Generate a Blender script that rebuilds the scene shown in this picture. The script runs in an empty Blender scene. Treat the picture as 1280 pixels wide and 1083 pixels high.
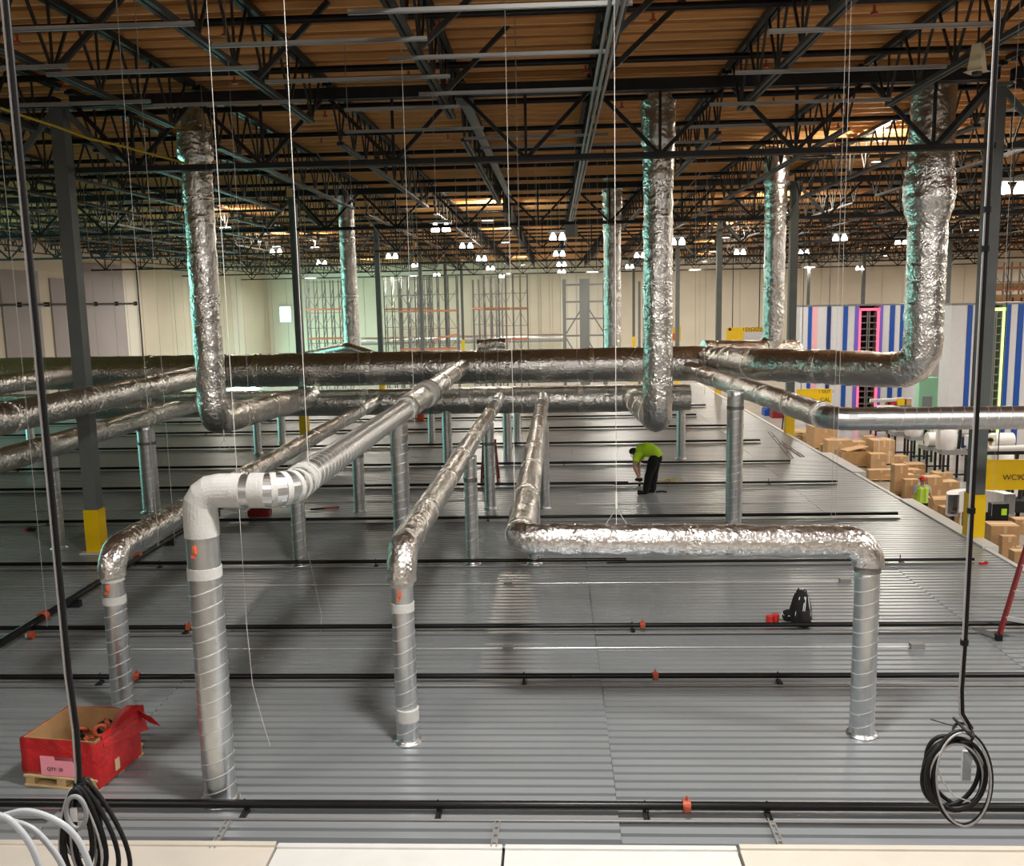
import bpy, bmesh, math, random
from mathutils import Vector, Matrix, noise

random.seed(7)
PI = math.pi
C = bpy.context.scene.collection
SC = bpy.context.scene

# ------------------------------------------------------------------ camera
FPX = 1150.0
EYE = Vector((0, 0, 4.7))
_Y = Vector((50/FPX, 167.5/FPX, -1)).normalized()
_u = Vector((-0.0205, 1, 0)); _u.z = -(_u.x*_Y.x+_u.y*_Y.y)/_Y.z
_Z = _u.normalized(); _X = _Y.cross(_Z)
CAMROT = Matrix((_X, _Y, _Z))
cam = bpy.data.cameras.new('camera'); camo = bpy.data.objects.new('camera', cam); C.objects.link(camo)
cam.sensor_fit = 'HORIZONTAL'; cam.sensor_width = 36; cam.lens = 36*FPX/1280; cam.clip_start = 0.1; cam.clip_end = 400
camo.matrix_world = Matrix.Translation(EYE) @ CAMROT.to_4x4()
SC.camera = camo

def ray(px, py): return CAMROT @ Vector(((px-640)/FPX, (541.5-py)/FPX, -1))
def on(px, py, z=0.0):                     # photo pixel -> point at height z
    d = ray(px, py); return EYE + d*((z-EYE.z)/d.z)
def at(px, py, D):                         # photo pixel -> point at world depth D
    d = ray(px, py); return EYE + d*(D/d.y)

# ------------------------------------------------------------------ world, light, exposure
w = bpy.data.worlds.new('world'); SC.world = w; w.use_nodes = True
w.node_tree.nodes['Background'].inputs[0].default_value = (0.5, 0.55, 0.6, 1)
w.node_tree.nodes['Background'].inputs[1].default_value = 0.02
SC.view_settings.view_transform = 'Standard'; SC.view_settings.look = 'None'
SC.view_settings.gamma = 1; SC.view_settings.use_curve_mapping = False
SC.view_settings.exposure = 0.0

def area(name, loc, sx, sy, power, col, rot=(0, 0, 0)):
    l = bpy.data.lights.new(name, 'AREA'); l.shape = 'RECTANGLE'; l.size = sx; l.size_y = sy
    l.energy = power; l.color = col
    o = bpy.data.objects.new(name, l); C.objects.link(o); o.location = loc; o.rotation_euler = rot
    return o
WARM = (1.0, 0.93, 0.82); NEUT = (1.0, 0.965, 0.92); CYAN = (0.36, 1.0, 0.86)
# assumed lamps over the near end of the deck (out of frame above and behind the camera)
for x, y, p in ((0.5, 6.2, 950), (9.5, 7.5, 650), (-9.0, 3.0, 260), (18, 6, 700), (0, -4, 600), (9, -4, 600), (-10, -6, 400)):
    area('high_bay_lamp', (x, y, 8.2), 1.2, 0.7, p, NEUT)
# lamp rows in the far half of the hall
for y in (38, 52, 66, 80, 92):
    for x in (-24, -13.5, -4.6, 4.0, 14, 25, 38, 52):
        if (x < -20 and y < 60) or (x < 8 and y < 45): continue
        area('high_bay_lamp', (x, y, 7.3), 1.0, 0.6, 720 if x > 2 else 680, WARM)
for x, y in ((17, 20), (27, 22), (19, 30), (30, 32), (40, 26)):  # further assumed lamps over the lower floor, out of frame at right
    area('high_bay_lamp', (x, y, 7.4), 1.0, 0.6, 700, WARM)
# assumed cyan area lights at the left wall, edging the ducts; no doors built
area('assumed_cyan_light', (-30.6, 33, 3.0), 24, 7.0, 1700, CYAN, (PI/2, 0, -PI/2))
area('assumed_cyan_light', (-30.6, 84, -1.5), 20, 2.8, 3200, CYAN, (PI/2, 0, -PI/2))

# ------------------------------------------------------------------ materials
def mat(name, base, rough=0.6, metal=0.0, var=0.0, vscale=4.0, bump=0.0, bscale=30.0, emit=None, es=1.0, spec=0.5, alpha=1.0, stretch=None, col2=None):
    m = bpy.data.materials.new(name); m.use_nodes = True
    nt = m.node_tree; b = nt.nodes['Principled BSDF']
    b.inputs['Base Color'].default_value = (*base, 1); b.inputs['Roughness'].default_value = rough
    b.inputs['Metallic'].default_value = metal; b.inputs['Specular IOR Level'].default_value = spec
    if alpha < 1: b.inputs['Alpha'].default_value = alpha
    if emit:
        b.inputs['Emission Color'].default_value = (*emit, 1); b.inputs['Emission Strength'].default_value = es
    if var or bump:
        tc = nt.nodes.new('ShaderNodeTexCoord'); mp = nt.nodes.new('ShaderNodeMapping')
        nt.links.new(tc.outputs['Object'], mp.inputs[0])
        if stretch: mp.inputs['Scale'].default_value = stretch
    if var:
        n = nt.nodes.new('ShaderNodeTexNoise'); n.inputs['Scale'].default_value = vscale; n.inputs['Detail'].default_value = 5
        nt.links.new(mp.outputs[0], n.inputs['Vector'])
        r = nt.nodes.new('ShaderNodeValToRGB')
        c2 = col2 or tuple(min(1, c*(1+var)) for c in base); c1 = tuple(c*(1-var) for c in base)
        r.color_ramp.elements[0].position = 0.3; r.color_ramp.elements[1].position = 0.7
        r.color_ramp.elements[0].color = (*c1, 1); r.color_ramp.elements[1].color = (*c2, 1)
        nt.links.new(n.outputs[0], r.inputs[0]); nt.links.new(r.outputs[0], b.inputs['Base Color'])
    if bump:
        n2 = nt.nodes.new('ShaderNodeTexNoise'); n2.inputs['Scale'].default_value = bscale; n2.inputs['Detail'].default_value = 4
        nt.links.new(mp.outputs[0], n2.inputs['Vector'])
        bp = nt.nodes.new('ShaderNodeBump'); bp.inputs['Strength'].default_value = bump; bp.inputs['Distance'].default_value = 0.02
        nt.links.new(n2.outputs[0], bp.inputs['Height']); nt.links.new(bp.outputs[0], b.inputs['Normal'])
    return m

M = {}
M['deck'] = mat('deck_metal', (0.31, 0.335, 0.35), 0.33, 0.35, var=0.10, vscale=1.3, stretch=(0.25, 2.0, 1))
def foil_mat(name, base, rough, s1, s2, st):
    m = mat(name, base, rough, 1.0); nt = m.node_tree; b = nt.nodes['Principled BSDF']
    tc = nt.nodes.new('ShaderNodeTexCoord')
    n = nt.nodes.new('ShaderNodeTexNoise'); n.inputs['Scale'].default_value = s1; n.inputs['Detail'].default_value = 7; n.inputs['Roughness'].default_value = 0.62; n.noise_type = 'RIDGED_MULTIFRACTAL'
    v = nt.nodes.new('ShaderNodeTexVoronoi'); v.inputs['Scale'].default_value = s2; v.distance = 'CHEBYCHEV'
    ad = nt.nodes.new('ShaderNodeMath'); ad.operation = 'MULTIPLY_ADD'; ad.inputs[1].default_value = 0.32
    nt.links.new(tc.outputs['Object'], n.inputs['Vector']); nt.links.new(tc.outputs['Object'], v.inputs['Vector'])
    nt.links.new(v.outputs['Distance'], ad.inputs[0]); nt.links.new(n.outputs[0], ad.inputs[2])
    bp = nt.nodes.new('ShaderNodeBump'); bp.inputs['Strength'].default_value = st; bp.inputs['Distance'].default_value = 0.03
    nt.links.new(ad.outputs[0], bp.inputs['Height']); nt.links.new(bp.outputs[0], b.inputs['Normal'])
    return m
M['foil'] = foil_mat('foil', (0.74, 0.73, 0.71), 0.28, 9.0, 23.0, 0.75)
M['foil_bright'] = foil_mat('foil_tape', (0.88, 0.87, 0.84), 0.25, 16.0, 26.0, 1.0)
M['galv'] = mat('galvanised_steel', (0.66, 0.68, 0.69), 0.34, 1.0, var=0.08, vscale=9)
M['mastic'] = mat('white_mastic', (0.50, 0.50, 0.48), 0.6, var=0.08, bump=0.2, bscale=40)
M['band'] = mat('clamp_band', (0.22, 0.21, 0.20), 0.5, 0.6)
M['black_steel'] = mat('black_steel', (0.016, 0.016, 0.017), 0.5, 0.0, var=0.2, spec=0.3)
M['dark_steel'] = mat('dark_steel', (0.017, 0.017, 0.018), 0.55, 0.0, var=0.25, spec=0.3)
M['joist'] = mat('joist_paint', (0.030, 0.029, 0.027), 0.5, 0.0, var=0.2, spec=0.3)
M['column'] = mat('column_paint', (0.115, 0.13, 0.13), 0.5, var=0.08)
M['yellow'] = mat('yellow_paint', (0.80, 0.52, 0.0), 0.45, var=0.04)
M['strut'] = mat('strut_channel', (0.30, 0.30, 0.29), 0.5, 0.4)
M['pipe'] = mat('black_pipe', (0.007, 0.007, 0.007), 0.30, 0.0, var=0.2, spec=0.25)
M['orange'] = mat('orange_coupling', (0.40, 0.075, 0.03), 0.5, var=0.15)
M['conduit'] = mat('conduit', (0.75, 0.76, 0.76), 0.3, 0.8)
M['wire'] = mat('wire', (0.40, 0.39, 0.37), 0.45, 0.3)
M['white_wire'] = mat('white_wire', (0.62, 0.60, 0.56), 0.5)
M['wood'] = mat('roof_board', (0.42, 0.175, 0.05), 0.75, var=0.30, vscale=2.2, stretch=(0.5, 3.0, 3.0))
M['purlin'] = mat('purlin_wood_lit', (0.80, 0.46, 0.18), 0.7, var=0.22, vscale=2.5, stretch=(0.4, 4, 4))  # lighter than the boards: light on the purlin faces is painted in
M['wall'] = mat('cream_wall', (0.66, 0.60, 0.50), 0.8, var=0.04, vscale=0.4)
M['wall_grey'] = mat('lilac_grey_wall', (0.36, 0.33, 0.34), 0.8, var=0.05, vscale=0.4)
M['wall_pale'] = mat('pale_wall', (0.72, 0.69, 0.62), 0.8, var=0.03, vscale=0.4)
M['concrete'] = mat('polished_concrete', (0.34, 0.32, 0.30), 0.22, var=0.12, vscale=0.6)
M['white'] = mat('white_sheet', (0.60, 0.60, 0.58), 0.5, var=0.03)
M['cream'] = mat('cream_sheet', (0.56, 0.52, 0.45), 0.5, var=0.03)
M['card'] = mat('cardboard', (0.50, 0.31, 0.155), 0.8, var=0.10, vscale=3)
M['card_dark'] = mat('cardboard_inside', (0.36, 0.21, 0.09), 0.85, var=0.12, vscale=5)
M['tape'] = mat('parcel_tape', (0.62, 0.44, 0.26), 0.35)
M['pallet'] = mat('pallet_wood', (0.56, 0.40, 0.20), 0.8, var=0.2, vscale=6)
M['red_film'] = mat('red_stretch_film', (0.42, 0.016, 0.018), 0.28, var=0.3, vscale=4, bump=0.7, bscale=14)
M['pink'] = mat('pink_label', (0.85, 0.32, 0.40), 0.5)
M['ink'] = mat('print_ink', (0.06, 0.035, 0.03), 0.7)
M['black'] = mat('black_rubber', (0.009, 0.009, 0.010), 0.5, var=0.2, spec=0.25)
M['black_cloth'] = mat('black_cloth', (0.007, 0.007, 0.008), 0.9, var=0.3, bump=0.3, bscale=60)
M['grey_cable'] = mat('grey_cable', (0.38, 0.38, 0.38), 0.5)
M['hose'] = mat('pale_grey_hose', (0.40, 0.43, 0.46), 0.4)
M['hivis'] = mat('hi_vis_cloth', (0.48, 0.80, 0.02), 0.75, var=0.08)
M['vest_stripe'] = mat('vest_stripe', (0.75, 0.75, 0.70), 0.5)
M['skin'] = mat('skin', (0.50, 0.28, 0.19), 0.6)
M['red'] = mat('red_plastic', (0.50, 0.02, 0.016), 0.4, var=0.08)
M['dark_red'] = mat('red_fibreglass', (0.17, 0.006, 0.008), 0.4, var=0.1)
M['grey_shirt'] = mat('grey_shirt', (0.40, 0.42, 0.46), 0.8)
M['white_plastic'] = mat('white_plastic', (0.70, 0.70, 0.71), 0.35, var=0.03)
M['grey_plastic'] = mat('grey_plastic', (0.24, 0.25, 0.26), 0.5)
M['blue'] = mat('blue_paint', (0.0, 0.06, 0.33), 0.5)
M['navy'] = mat('navy_paint', (0.0, 0.03, 0.17), 0.5)
M['purple'] = mat('purple_panel', (0.15, 0.10, 0.50), 0.5)
M['panel_white'] = mat('panel_white', (0.56, 0.56, 0.585), 0.5, var=0.03)
M['pale_pink'] = mat('pink_lit_panel', (0.72, 0.36, 0.42), 0.5)  # pink glow falling on this panel, put into its colour
M['rack_orange'] = mat('rack_orange', (0.50, 0.20, 0.11), 0.6)
M['rack_grey'] = mat('rack_grey', (0.17, 0.18, 0.175), 0.5, 0.3)
M['led_pink'] = mat('pink_led', (0.9, 0.1, 0.2), 0.5, emit=(1.0, 0.13, 0.22), es=1.1)
M['led_green'] = mat('green_led', (0.7, 0.9, 0.2), 0.5, emit=(0.78, 1.0, 0.42), es=1.0)
M['lamp'] = mat('lamp_glow', (1, 1, 1), 0.5, emit=(1.0, 0.95, 0.86), es=14)
M['window'] = mat('daylight_pane', (0.8, 1, 1), 0.3, emit=(0.62, 1.0, 0.95), es=1.6)
M['lamp_cream'] = mat('cream_enamel', (0.55, 0.48, 0.33), 0.5)
M['yellow_cable'] = mat('yellow_cable', (0.62, 0.48, 0.04), 0.5)
M['joint'] = mat('floor_joint', (0.10, 0.10, 0.10), 0.8)

# ------------------------------------------------------------------ mesh helpers
class MB:
    def __init__(s): s.v = []; s.f = []; s.sm = []
    def add(s, vs, fs, smooth=False):
        n = len(s.v); s.v += [tuple(v) for v in vs]
        for f in fs: s.f.append(tuple(i+n for i in f)); s.sm.append(smooth)
        return s
    def box(s, c, d, rz=0.0, bev=0.0):
        x, y, z = (a/2 for a in d); cs, sn = math.cos(rz), math.sin(rz); vs = []
        for sz in (-1, 1):
            for sx, sy in ((-1, -1), (1, -1), (1, 1), (-1, 1)):
                px, py = sx*x, sy*y
                vs.append((c[0]+px*cs-py*sn, c[1]+px*sn+py*cs, c[2]+sz*z))
        return s.add(vs, [(3, 2, 1, 0), (4, 5, 6, 7), (0, 1, 5, 4), (1, 2, 6, 5), (2, 3, 7, 6), (3, 0, 4, 7)])
    def span(s, a, b): return s.box([(a[i]+b[i])/2 for i in range(3)], [abs(b[i]-a[i]) for i in range(3)])
    def bar(s, p, q, wd, ht, up=(0, 0, 1)):
        p, q = Vector(p), Vector(q); d = (q-p).normalized(); up = Vector(up)
        if abs(d.dot(up)) > 0.98: up = Vector((0, 1, 0))
        sd = d.cross(up).normalized()*wd/2; u = sd.cross(d).normalized()*ht/2
        vs = [p-sd-u, p+sd-u, p+sd+u, p-sd+u, q-sd-u, q+sd-u, q+sd+u, q-sd+u]
        return s.add(vs, [(0, 1, 2, 3), (7, 6, 5, 4), (0, 4, 5, 1), (1, 5, 6, 2), (2, 6, 7, 3), (3, 7, 4, 0)])
    def sweep(s, pts, r, n=12, cap=True, smooth=True, rf=None, tilt=None, closed=False):
        """tube along pts; rf(i, angle, length) scales the radius, tilt(i, angle) shifts along the axis"""
        P = [Vector(p) for p in pts]; m = len(P); L = 0.0; t0 = None; rings = []
        for i in range(m):
            a = P[i-1] if i else (P[-1] if closed else P[0]); b = P[i+1] if i < m-1 else (P[0] if closed else P[-1])
            t = (b-a).normalized()
            if t0 is None:
                nrm = Vector((0, 0, 1)) if abs(t.z) < 0.9 else Vector((1, 0, 0))
                nrm = (nrm-t*nrm.dot(t)).normalized()
            else:
                nrm = (nrm-t*nrm.dot(t)).normalized()
            t0 = t; bn = t.cross(nrm)
            if i: L += (P[i]-P[i-1]).length
            rr = r[i] if isinstance(r, (list, tuple)) else r
            ring = []
            for k in range(n):
                an = 2*PI*k/n; q = rr*(rf(i, an, L) if rf else 1.0)
                v = P[i]+nrm*(math.cos(an)*q)+bn*(math.sin(an)*q)
                if tilt: v = v+t*tilt(i, an)
                ring.append(v)
            rings.append(ring)
        vs = [v for rg in rings for v in rg]; fs = []
        for i in range(m if closed else m-1):
            j = (i+1) % m
            for k in range(n):
                fs.append((i*n+k, i*n+(k+1) % n, j*n+(k+1) % n, j*n+k))
        s.add(vs, fs, smooth)
        if cap and not closed:
            s.add(rings[0], [tuple(reversed(range(n)))]); s.add(rings[-1], [tuple(range(n))])
        return s
    def rod(s, p, q, r, n=8, cap=True): return s.sweep([p, q], r, n, cap)
    def ell(s, c, rx, ry, rz_, nu=12, nv=8):
        vs = []; fs = []
        for j in range(nv+1):
            ph = PI*j/nv
            for i in range(nu):
                th = 2*PI*i/nu
                vs.append((c[0]+rx*math.sin(ph)*math.cos(th), c[1]+ry*math.sin(ph)*math.sin(th), c[2]+rz_*math.cos(ph)))
        for j in range(nv):
            for i in range(nu):
                fs.append((j*nu+i, (j+1)*nu+i, (j+1)*nu+(i+1) % nu, j*nu+(i+1) % nu))
        return s.add(vs, fs, True)
    def mesh(s, name, m, off=(0, 0, 0)):
        me = bpy.data.meshes.new(name)
        me.from_pydata([(v[0]-off[0], v[1]-off[1], v[2]-off[2]) for v in s.v], [], s.f)
        me.polygons.foreach_set('use_smooth', s.sm); me.materials.append(m); me.update()
        return me
    def build(s, name, m, parent=None, loc=None, world=True):
        """parent: world-coded vertices become local to the parent's place; loc: origin of a top-level mesh"""
        off = parent['_o'] if (parent is not None and world) else (loc or (0, 0, 0))
        o = bpy.data.objects.new(name, s.mesh(name, m, off)); C.objects.link(o)
        if parent is not None: o.parent = parent; o['_o'] = tuple(off)
        else: o.location = off; o['_o'] = tuple(off)
        return o

def tag(o, label, cat, group=None, kind=None):
    if label: o['label'] = label
    if cat: o['category'] = cat
    if group: o['group'] = group
    if kind: o['kind'] = kind
    return o
def thing(name, label, cat, loc=(0, 0, 0), rz=0.0, group=None):
    o = bpy.data.objects.new(name, None); C.objects.link(o); o.location = loc; o.rotation_euler = (0, 0, rz)
    o.empty_display_size = 0.2; o['_o'] = tuple(loc); return tag(o, label, cat, group)
def struct(o, label=None):
    o['kind'] = 'structure'
    if label: o['label'] = label
    return o
def dup_part(o, parent, loc=None):
    c = o.copy(); C.objects.link(c); c.parent = parent
    if loc is not None: c.location = loc
    return c
def dup(root, loc, label, group=None):
    r = root.copy(); C.objects.link(r); r.location = loc; r['label'] = label; r['_o'] = tuple(loc)
    if group: r['group'] = group
    for ch in list(root.children):
        c = dup_part(ch, r)
        for g in ch.children: dup_part(g, c)
    return r
ORD = ['first', 'second', 'third', 'fourth', 'fifth', 'sixth', 'seventh', 'eighth', 'ninth', 'tenth', 'eleventh', 'twelfth',
       'thirteenth', 'fourteenth', 'fifteenth', 'sixteenth', 'seventeenth', 'eighteenth', 'nineteenth', 'twentieth']
ORD += ['twenty-'+q for q in ORD[:9]]+['thirtieth']+['thirty-'+q for q in ORD[:9]]+['fortieth']+['forty-'+q for q in ORD[:9]]

# ------------------------------------------------------------------ room shell
FZ = -3.0; ROOF = 8.85
XL, XR, YB, YF = -31.0, 62.0, 99.0, -14.0
fl = struct(MB().span((XL, YF, FZ-0.2), (XR, YB, FZ)).build('floor', M['concrete']), 'grey polished concrete warehouse floor below the deck')
j = MB()
for k in range(16): j.span((XL+0.1, 8+k*5.8, FZ), (XR-0.1, 8.02+k*5.8, FZ+0.004))
for k in range(10): j.span((9+k*5.2, YF+0.1, FZ), (9.02+k*5.2, YB-0.1, FZ+0.004))
j.build('joint_line', M['joint'], fl)
struct(MB().span((XL-0.4, YF, FZ), (XL, YB, ROOF+0.3)).build('wall_left', M['wall']), 'cream hall wall on the left')
struct(MB().span((XL, YB, FZ), (XR, YB+0.4, ROOF+0.3)).build('wall_back', M['wall']), 'pale cream wall at the far end of the hall')
struct(MB().span((XR, YF, FZ), (XR+0.4, YB, ROOF+0.3)).build('wall_right', M['wall']))
struct(MB().span((XL, YF-0.4, FZ), (XR, YF, ROOF+0.3)).build('wall_front', M['wall']))
ce = struct(MB().span((XL, YF, ROOF), (XR, YB, ROOF+0.2)).build('ceiling', M['wood']), 'brown board roof deck on timber sub-purlins')
# timber sub-purlins under the boards
pm = None
for k in range(172):
    y = 4.0+k*0.55
    if pm is None:
        pm = MB().span((XL, -0.03, -0.09), (XR, 0.03, 0.0)).mesh('subpurlin', M['purlin'])
    o = bpy.data.objects.new('subpurlin', pm); C.objects.link(o); o.parent = ce; o.location = (0, y, ROOF)
# painted wall bays on the left wall, and its black pipe
wl = bpy.data.objects['wall_left']; wl['_o'] = (0, 0, 0)
for y0, y1, z0, z1, mm in ((51.0, 54.9, FZ, 7.0, 'wall_grey'), (56.2, 57.8, FZ, 6.6, 'wall_grey'), (60.4, 66.0, FZ, 7.7, 'wall_grey'),
                           (50.0, 57.8, 7.0, 8.6, 'wall'), (66.0, 68.5, FZ, 7.9, 'wall_pale'), (88.5, 91.5, FZ, 8.2, 'wall_pale')):
    MB().span((XL, y0, z0), (XL+0.10, y1, z1)).build('wall_panel', M[mm], wl)
for k in range(8):
    y = 69.0+k*2.6
    MB().span((XL, y, FZ), (XL+0.05, y+2.56, 8.0)).build('wall_panel', M['wall'], wl)
pz = 5.0
t = thing('wall_pipe', 'thin black pipe along the left wall, dropping at its end', 'pipe', (XL+0.25, 51, pz))
MB().sweep([(XL+0.25, 48, pz), (XL+0.25, 67.6, pz)], 0.06, 8).build('pipe', M['black_steel'], t)
MB().rod((XL+0.25, 68.0, 8.0), (XL+0.25, 68.0, 0.5), 0.06).build('drop_pipe', M['black_steel'], t)
MB().rod((XL+0.25, 68.0, 7.7), (XL+0.25, 80.0, 7.7), 0.05).build('pipe', M['black_steel'], t)
for k in range(7): MB().box((XL+0.18, 49.5+k*3, pz), (0.3, 0.12, 0.28)).build('bracket', M['black_steel'], t)
# far wall: panel seams, a pale bay, the small bright window, the wall duct
wb = bpy.data.objects['wall_back']; wb['_o'] = (0, 0, 0)
for k in range(44):
    x = XL+0.4+k*2.1
    MB().span((x, YB-0.06, FZ), (x+2.06, YB, 7.6)).build('wall_panel', M['wall_pale'] if -0.5 < x < 6 else M['wall'], wb)
MB().span((XL, YB-0.16, 7.6), (XR, YB, 7.9)).build('wall_band', M['wall_pale'], wb)
p = at(357, 393, YB-0.1)
wn = struct(MB().span((p.x-0.72, YB-0.2, p.z-0.95), (p.x+0.72, YB-0.06, p.z+0.95)).build('window_1', M['white'], loc=(p.x, YB-0.1, p.z)), 'small bright daylit window high on the far wall')
MB().span((p.x-0.58, YB-0.24, p.z-0.8), (p.x+0.58, YB-0.19, p.z+0.8)).build('pane', M['window'], wn)
a, b = at(452, 427, 96), at(705, 425, 96)
t = thing('exhaust_pipe', 'long grey pipe running level along the far wall', 'pipe', a)
MB().rod(a, (b.x, 96, a.z), 0.42, 16).build('pipe', M['galv'], t)
for k in range(6):
    MB().rod((a.x+2+k*3.6, 96, a.z), (a.x+2.12+k*3.6, 96, a.z), 0.46, 16).build('collar', M['galv'], t)
    MB().span((a.x+2+k*3.6, 96.3, a.z-0.05), (a.x+2.1+k*3.6, 98.95, a.z+0.05)).build('wall_bracket', M['dark_steel'], t)

# ------------------------------------------------------------------ mezzanine deck
deck = thing('mezzanine_deck', 'grey ribbed steel deck filling the foreground', None, (0, 7.4, 0)); del deck['label']
struct(deck, 'grey ribbed steel mezzanine deck under all the ducts')
def deck_panel(L):
    m = MB(); prof = []
    for r in range(6):
        y = r*0.1524
        prof += [(y, -0.06), (y+0.032, -0.06), (y+0.042, 0), (y+0.142, 0)]
    prof.append((0.912, -0.06))
    vs = [(0, y, z) for y, z in prof]+[(L, y, z) for y, z in prof]; n = len(prof)
    fs = [(i, n+i, n+i+1, i+1) for i in range(n-1)]
    vs += [(0, prof[0][0], -0.068), (0, prof[-1][0], -0.068), (L, prof[0][0], -0.068), (L, prof[-1][0], -0.068)]
    fs += [tuple([2*n]+list(range(n))+[2*n+1]), tuple([2*n+2]+list(range(n, 2*n))+[2*n+3]), (2*n, 2*n+2, 2*n+3, 2*n+1)]
    return m.add(vs, fs).mesh('deck_panel', M['deck'])
cols = [(-26.0, 7.99), (-18.0, 7.99), (-10.0, 5.26), (-4.73, 5.27), (0.545, 5.29), (5.84, 2.0)]
DY0 = 7.4
for ci, (x, L) in enumerate(cols):
    me = deck_panel(L)
    for k in range(47):
        o = bpy.data.objects.new('deck_panel', me); C.objects.link(o); o.parent = deck
        o.location = (x+random.uniform(-0.004, 0.004), k*0.9144+(ci % 2)*0.045, (ci % 2)*0.005+random.uniform(-0.002, 0.002))
DX1 = 7.84
MB().span((-26, 7.2, -0.45), (DX1, 50.4, -0.085)).build('deck_frame', M['dark_steel'], deck)
for y0, y1, w_, z in ((7.4, 16.75, 0.10, 0.02), (16.8, 20.9, 0.30, 0.035), (21.0, 24.1, 0.10, 0.02), (24.2, 27.3, 0.36, 0.035), (27.4, 50.4, 0.12, 0.02)):
    MB().span((DX1+0.005, y0, -0.5), (DX1+w_, y1, z)).build('edge_plate', M['white'], deck)
# white and cream parapet sheets in front of the deck
for i, (x0, x1, mm, z) in enumerate(((-7.6, on(342, 1070).x, 'cream', 0.03), (on(343, 1070).x, on(629, 1070).x, 'white', 0.015), (on(631, 1070).x, on(924, 1070).x, 'white', 0.015), (on(926, 1070).x, 7.6, 'cream', 0.03))):
    o = struct(MB().span((x0, 6.2, -0.6), (x1-0.012, 7.36, z)).build('trim_%d' % (i+1), M[mm], loc=(x0, 7.3, 0)),
               ('%s sheet at the bottom edge, %s from the left' % (mm, ORD[i])))
    MB().span((x0, 7.30, z), (x1-0.012, 7.36, z+0.02)).build('lip', M[mm], o)

# ------------------------------------------------------------------ columns
CY = [17.0, 32.0, 47.0, 62.0, 77.0, 92.0]
CX = [-31.14, -8.92, 8.03, 25.0, 42.0]
CYR = [17.6, 31.5, 45.2, 60.0, 76.0, 92.0]
CYL = [17.06, 32.3, 47.6, 63.0, 78.0, 92.0]
def column(x, y, label, guard=True):
    s = 0.25
    zb = 0.0 if (x < 7.8 and y < 50) else FZ
    t = thing('steel_column', label, 'column', (x, y, zb), 0, 'steel roof columns')
    MB().span((x-s/2, y-s/2, zb), (x+s/2, y+s/2, 8.3)).build('shaft', M['column'], t)
    MB().span((x-0.2, y-0.2, 8.3), (x+0.2, y+0.2, 8.36)).build('cap_plate', M['column'], t)
    if guard:
        MB().span((x-s/2-0.02, y-s/2-0.02, zb), (x+s/2+0.02, y+s/2+0.02, 0.86)).build('yellow_guard', M['yellow'], t)
    MB().span((x-0.24, y-0.24, zb+0.005), (x+0.24, y+0.24, zb+0.03)).build('base_plate', M['white'], t)
    for sx in (-1, 1):
        MB().bar((x+sx*0.13, y, 8.25), (x+sx*0.95, y, 7.35), 0.08, 0.1).build('knee_bracket', M['column'], t)
    return t
GY = [17.3, 32.0, 46.4, 61.5, 77.0, 92.0]
rowname = ['nearest', 'second', 'third', 'fourth', 'fifth', 'farthest']
for j_, y in enumerate(CY):
    for i, x in enumerate(CX):
        px = 690+1150*x/y
        if i == 0: continue
        if px < -150 or px > 1400: continue
        column(x, CYR[j_] if x > 0 else CYL[j_], 'dark grey square steel column, %s row, %s' % (rowname[j_], ['far left line', 'line left of the centre ducts', 'line along the right deck edge', 'line right of the deck', 'far right line'][i])
               + (' with yellow guard' if j_ < 3 else ''))

# ------------------------------------------------------------------ roof steel: girders across, bar joists along
PITCH = 2.424
def visible(x, y, m=3.0): return -640-m*60 < 1150*x/y < 620+m*60
GZ0, GZ1 = 7.24, 8.46
for j_, y in enumerate(GY):
    for i in range(4):
        x0, x1 = CX[i]+0.14, CX[i+1]-0.14
        if not (visible(x0, y) or visible(x1, y) or (x0 < 0 < x1)): continue
        t = thing('girder_truss', 'black steel truss girder over the %s column row, %s span' % (rowname[j_], ['far left', 'centre', 'right', 'far right'][i]), 'girder', (x0, y, GZ0), 0, 'roof truss girders')
        m = MB()
        for s in (-1, 1): m.span((x0, y+s*0.075-0.05, GZ1-0.1), (x1, y+s*0.075+0.05, GZ1+0.1))
        m.build('top_chord', M['dark_steel'], t)
        m = MB()
        for s in (-1, 1): m.span((x0, y+s*0.06-0.04, GZ0-0.05), (x1, y+s*0.06+0.04, GZ0+0.05))
        m.build('bottom_chord', M['dark_steel'], t)
        webs = MB()
        for k in range(7):
            xb = CX[i]+PITCH*(k+0.5)
            for xt in (xb-PITCH/2, xb+PITCH/2):
                xt = min(max(xt, x0), x1)
                mm = MB().bar((xb, y, GZ0), (xt, y, GZ1), 0.07, 0.07)
                if j_ < 2 and i in (1, 2): mm.build('diagonal', M['dark_steel'], t)
                else: webs.add(mm.v, mm.f)
            mm = MB().bar((xb, y, GZ0), (xb, y, GZ1), 0.05, 0.05)
            if j_ < 2 and i in (1, 2): mm.build('web_post', M['dark_steel'], t)
            else: webs.add(mm.v, mm.f)
        if webs.v: webs.build('web', M['dark_steel'], t)

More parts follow.
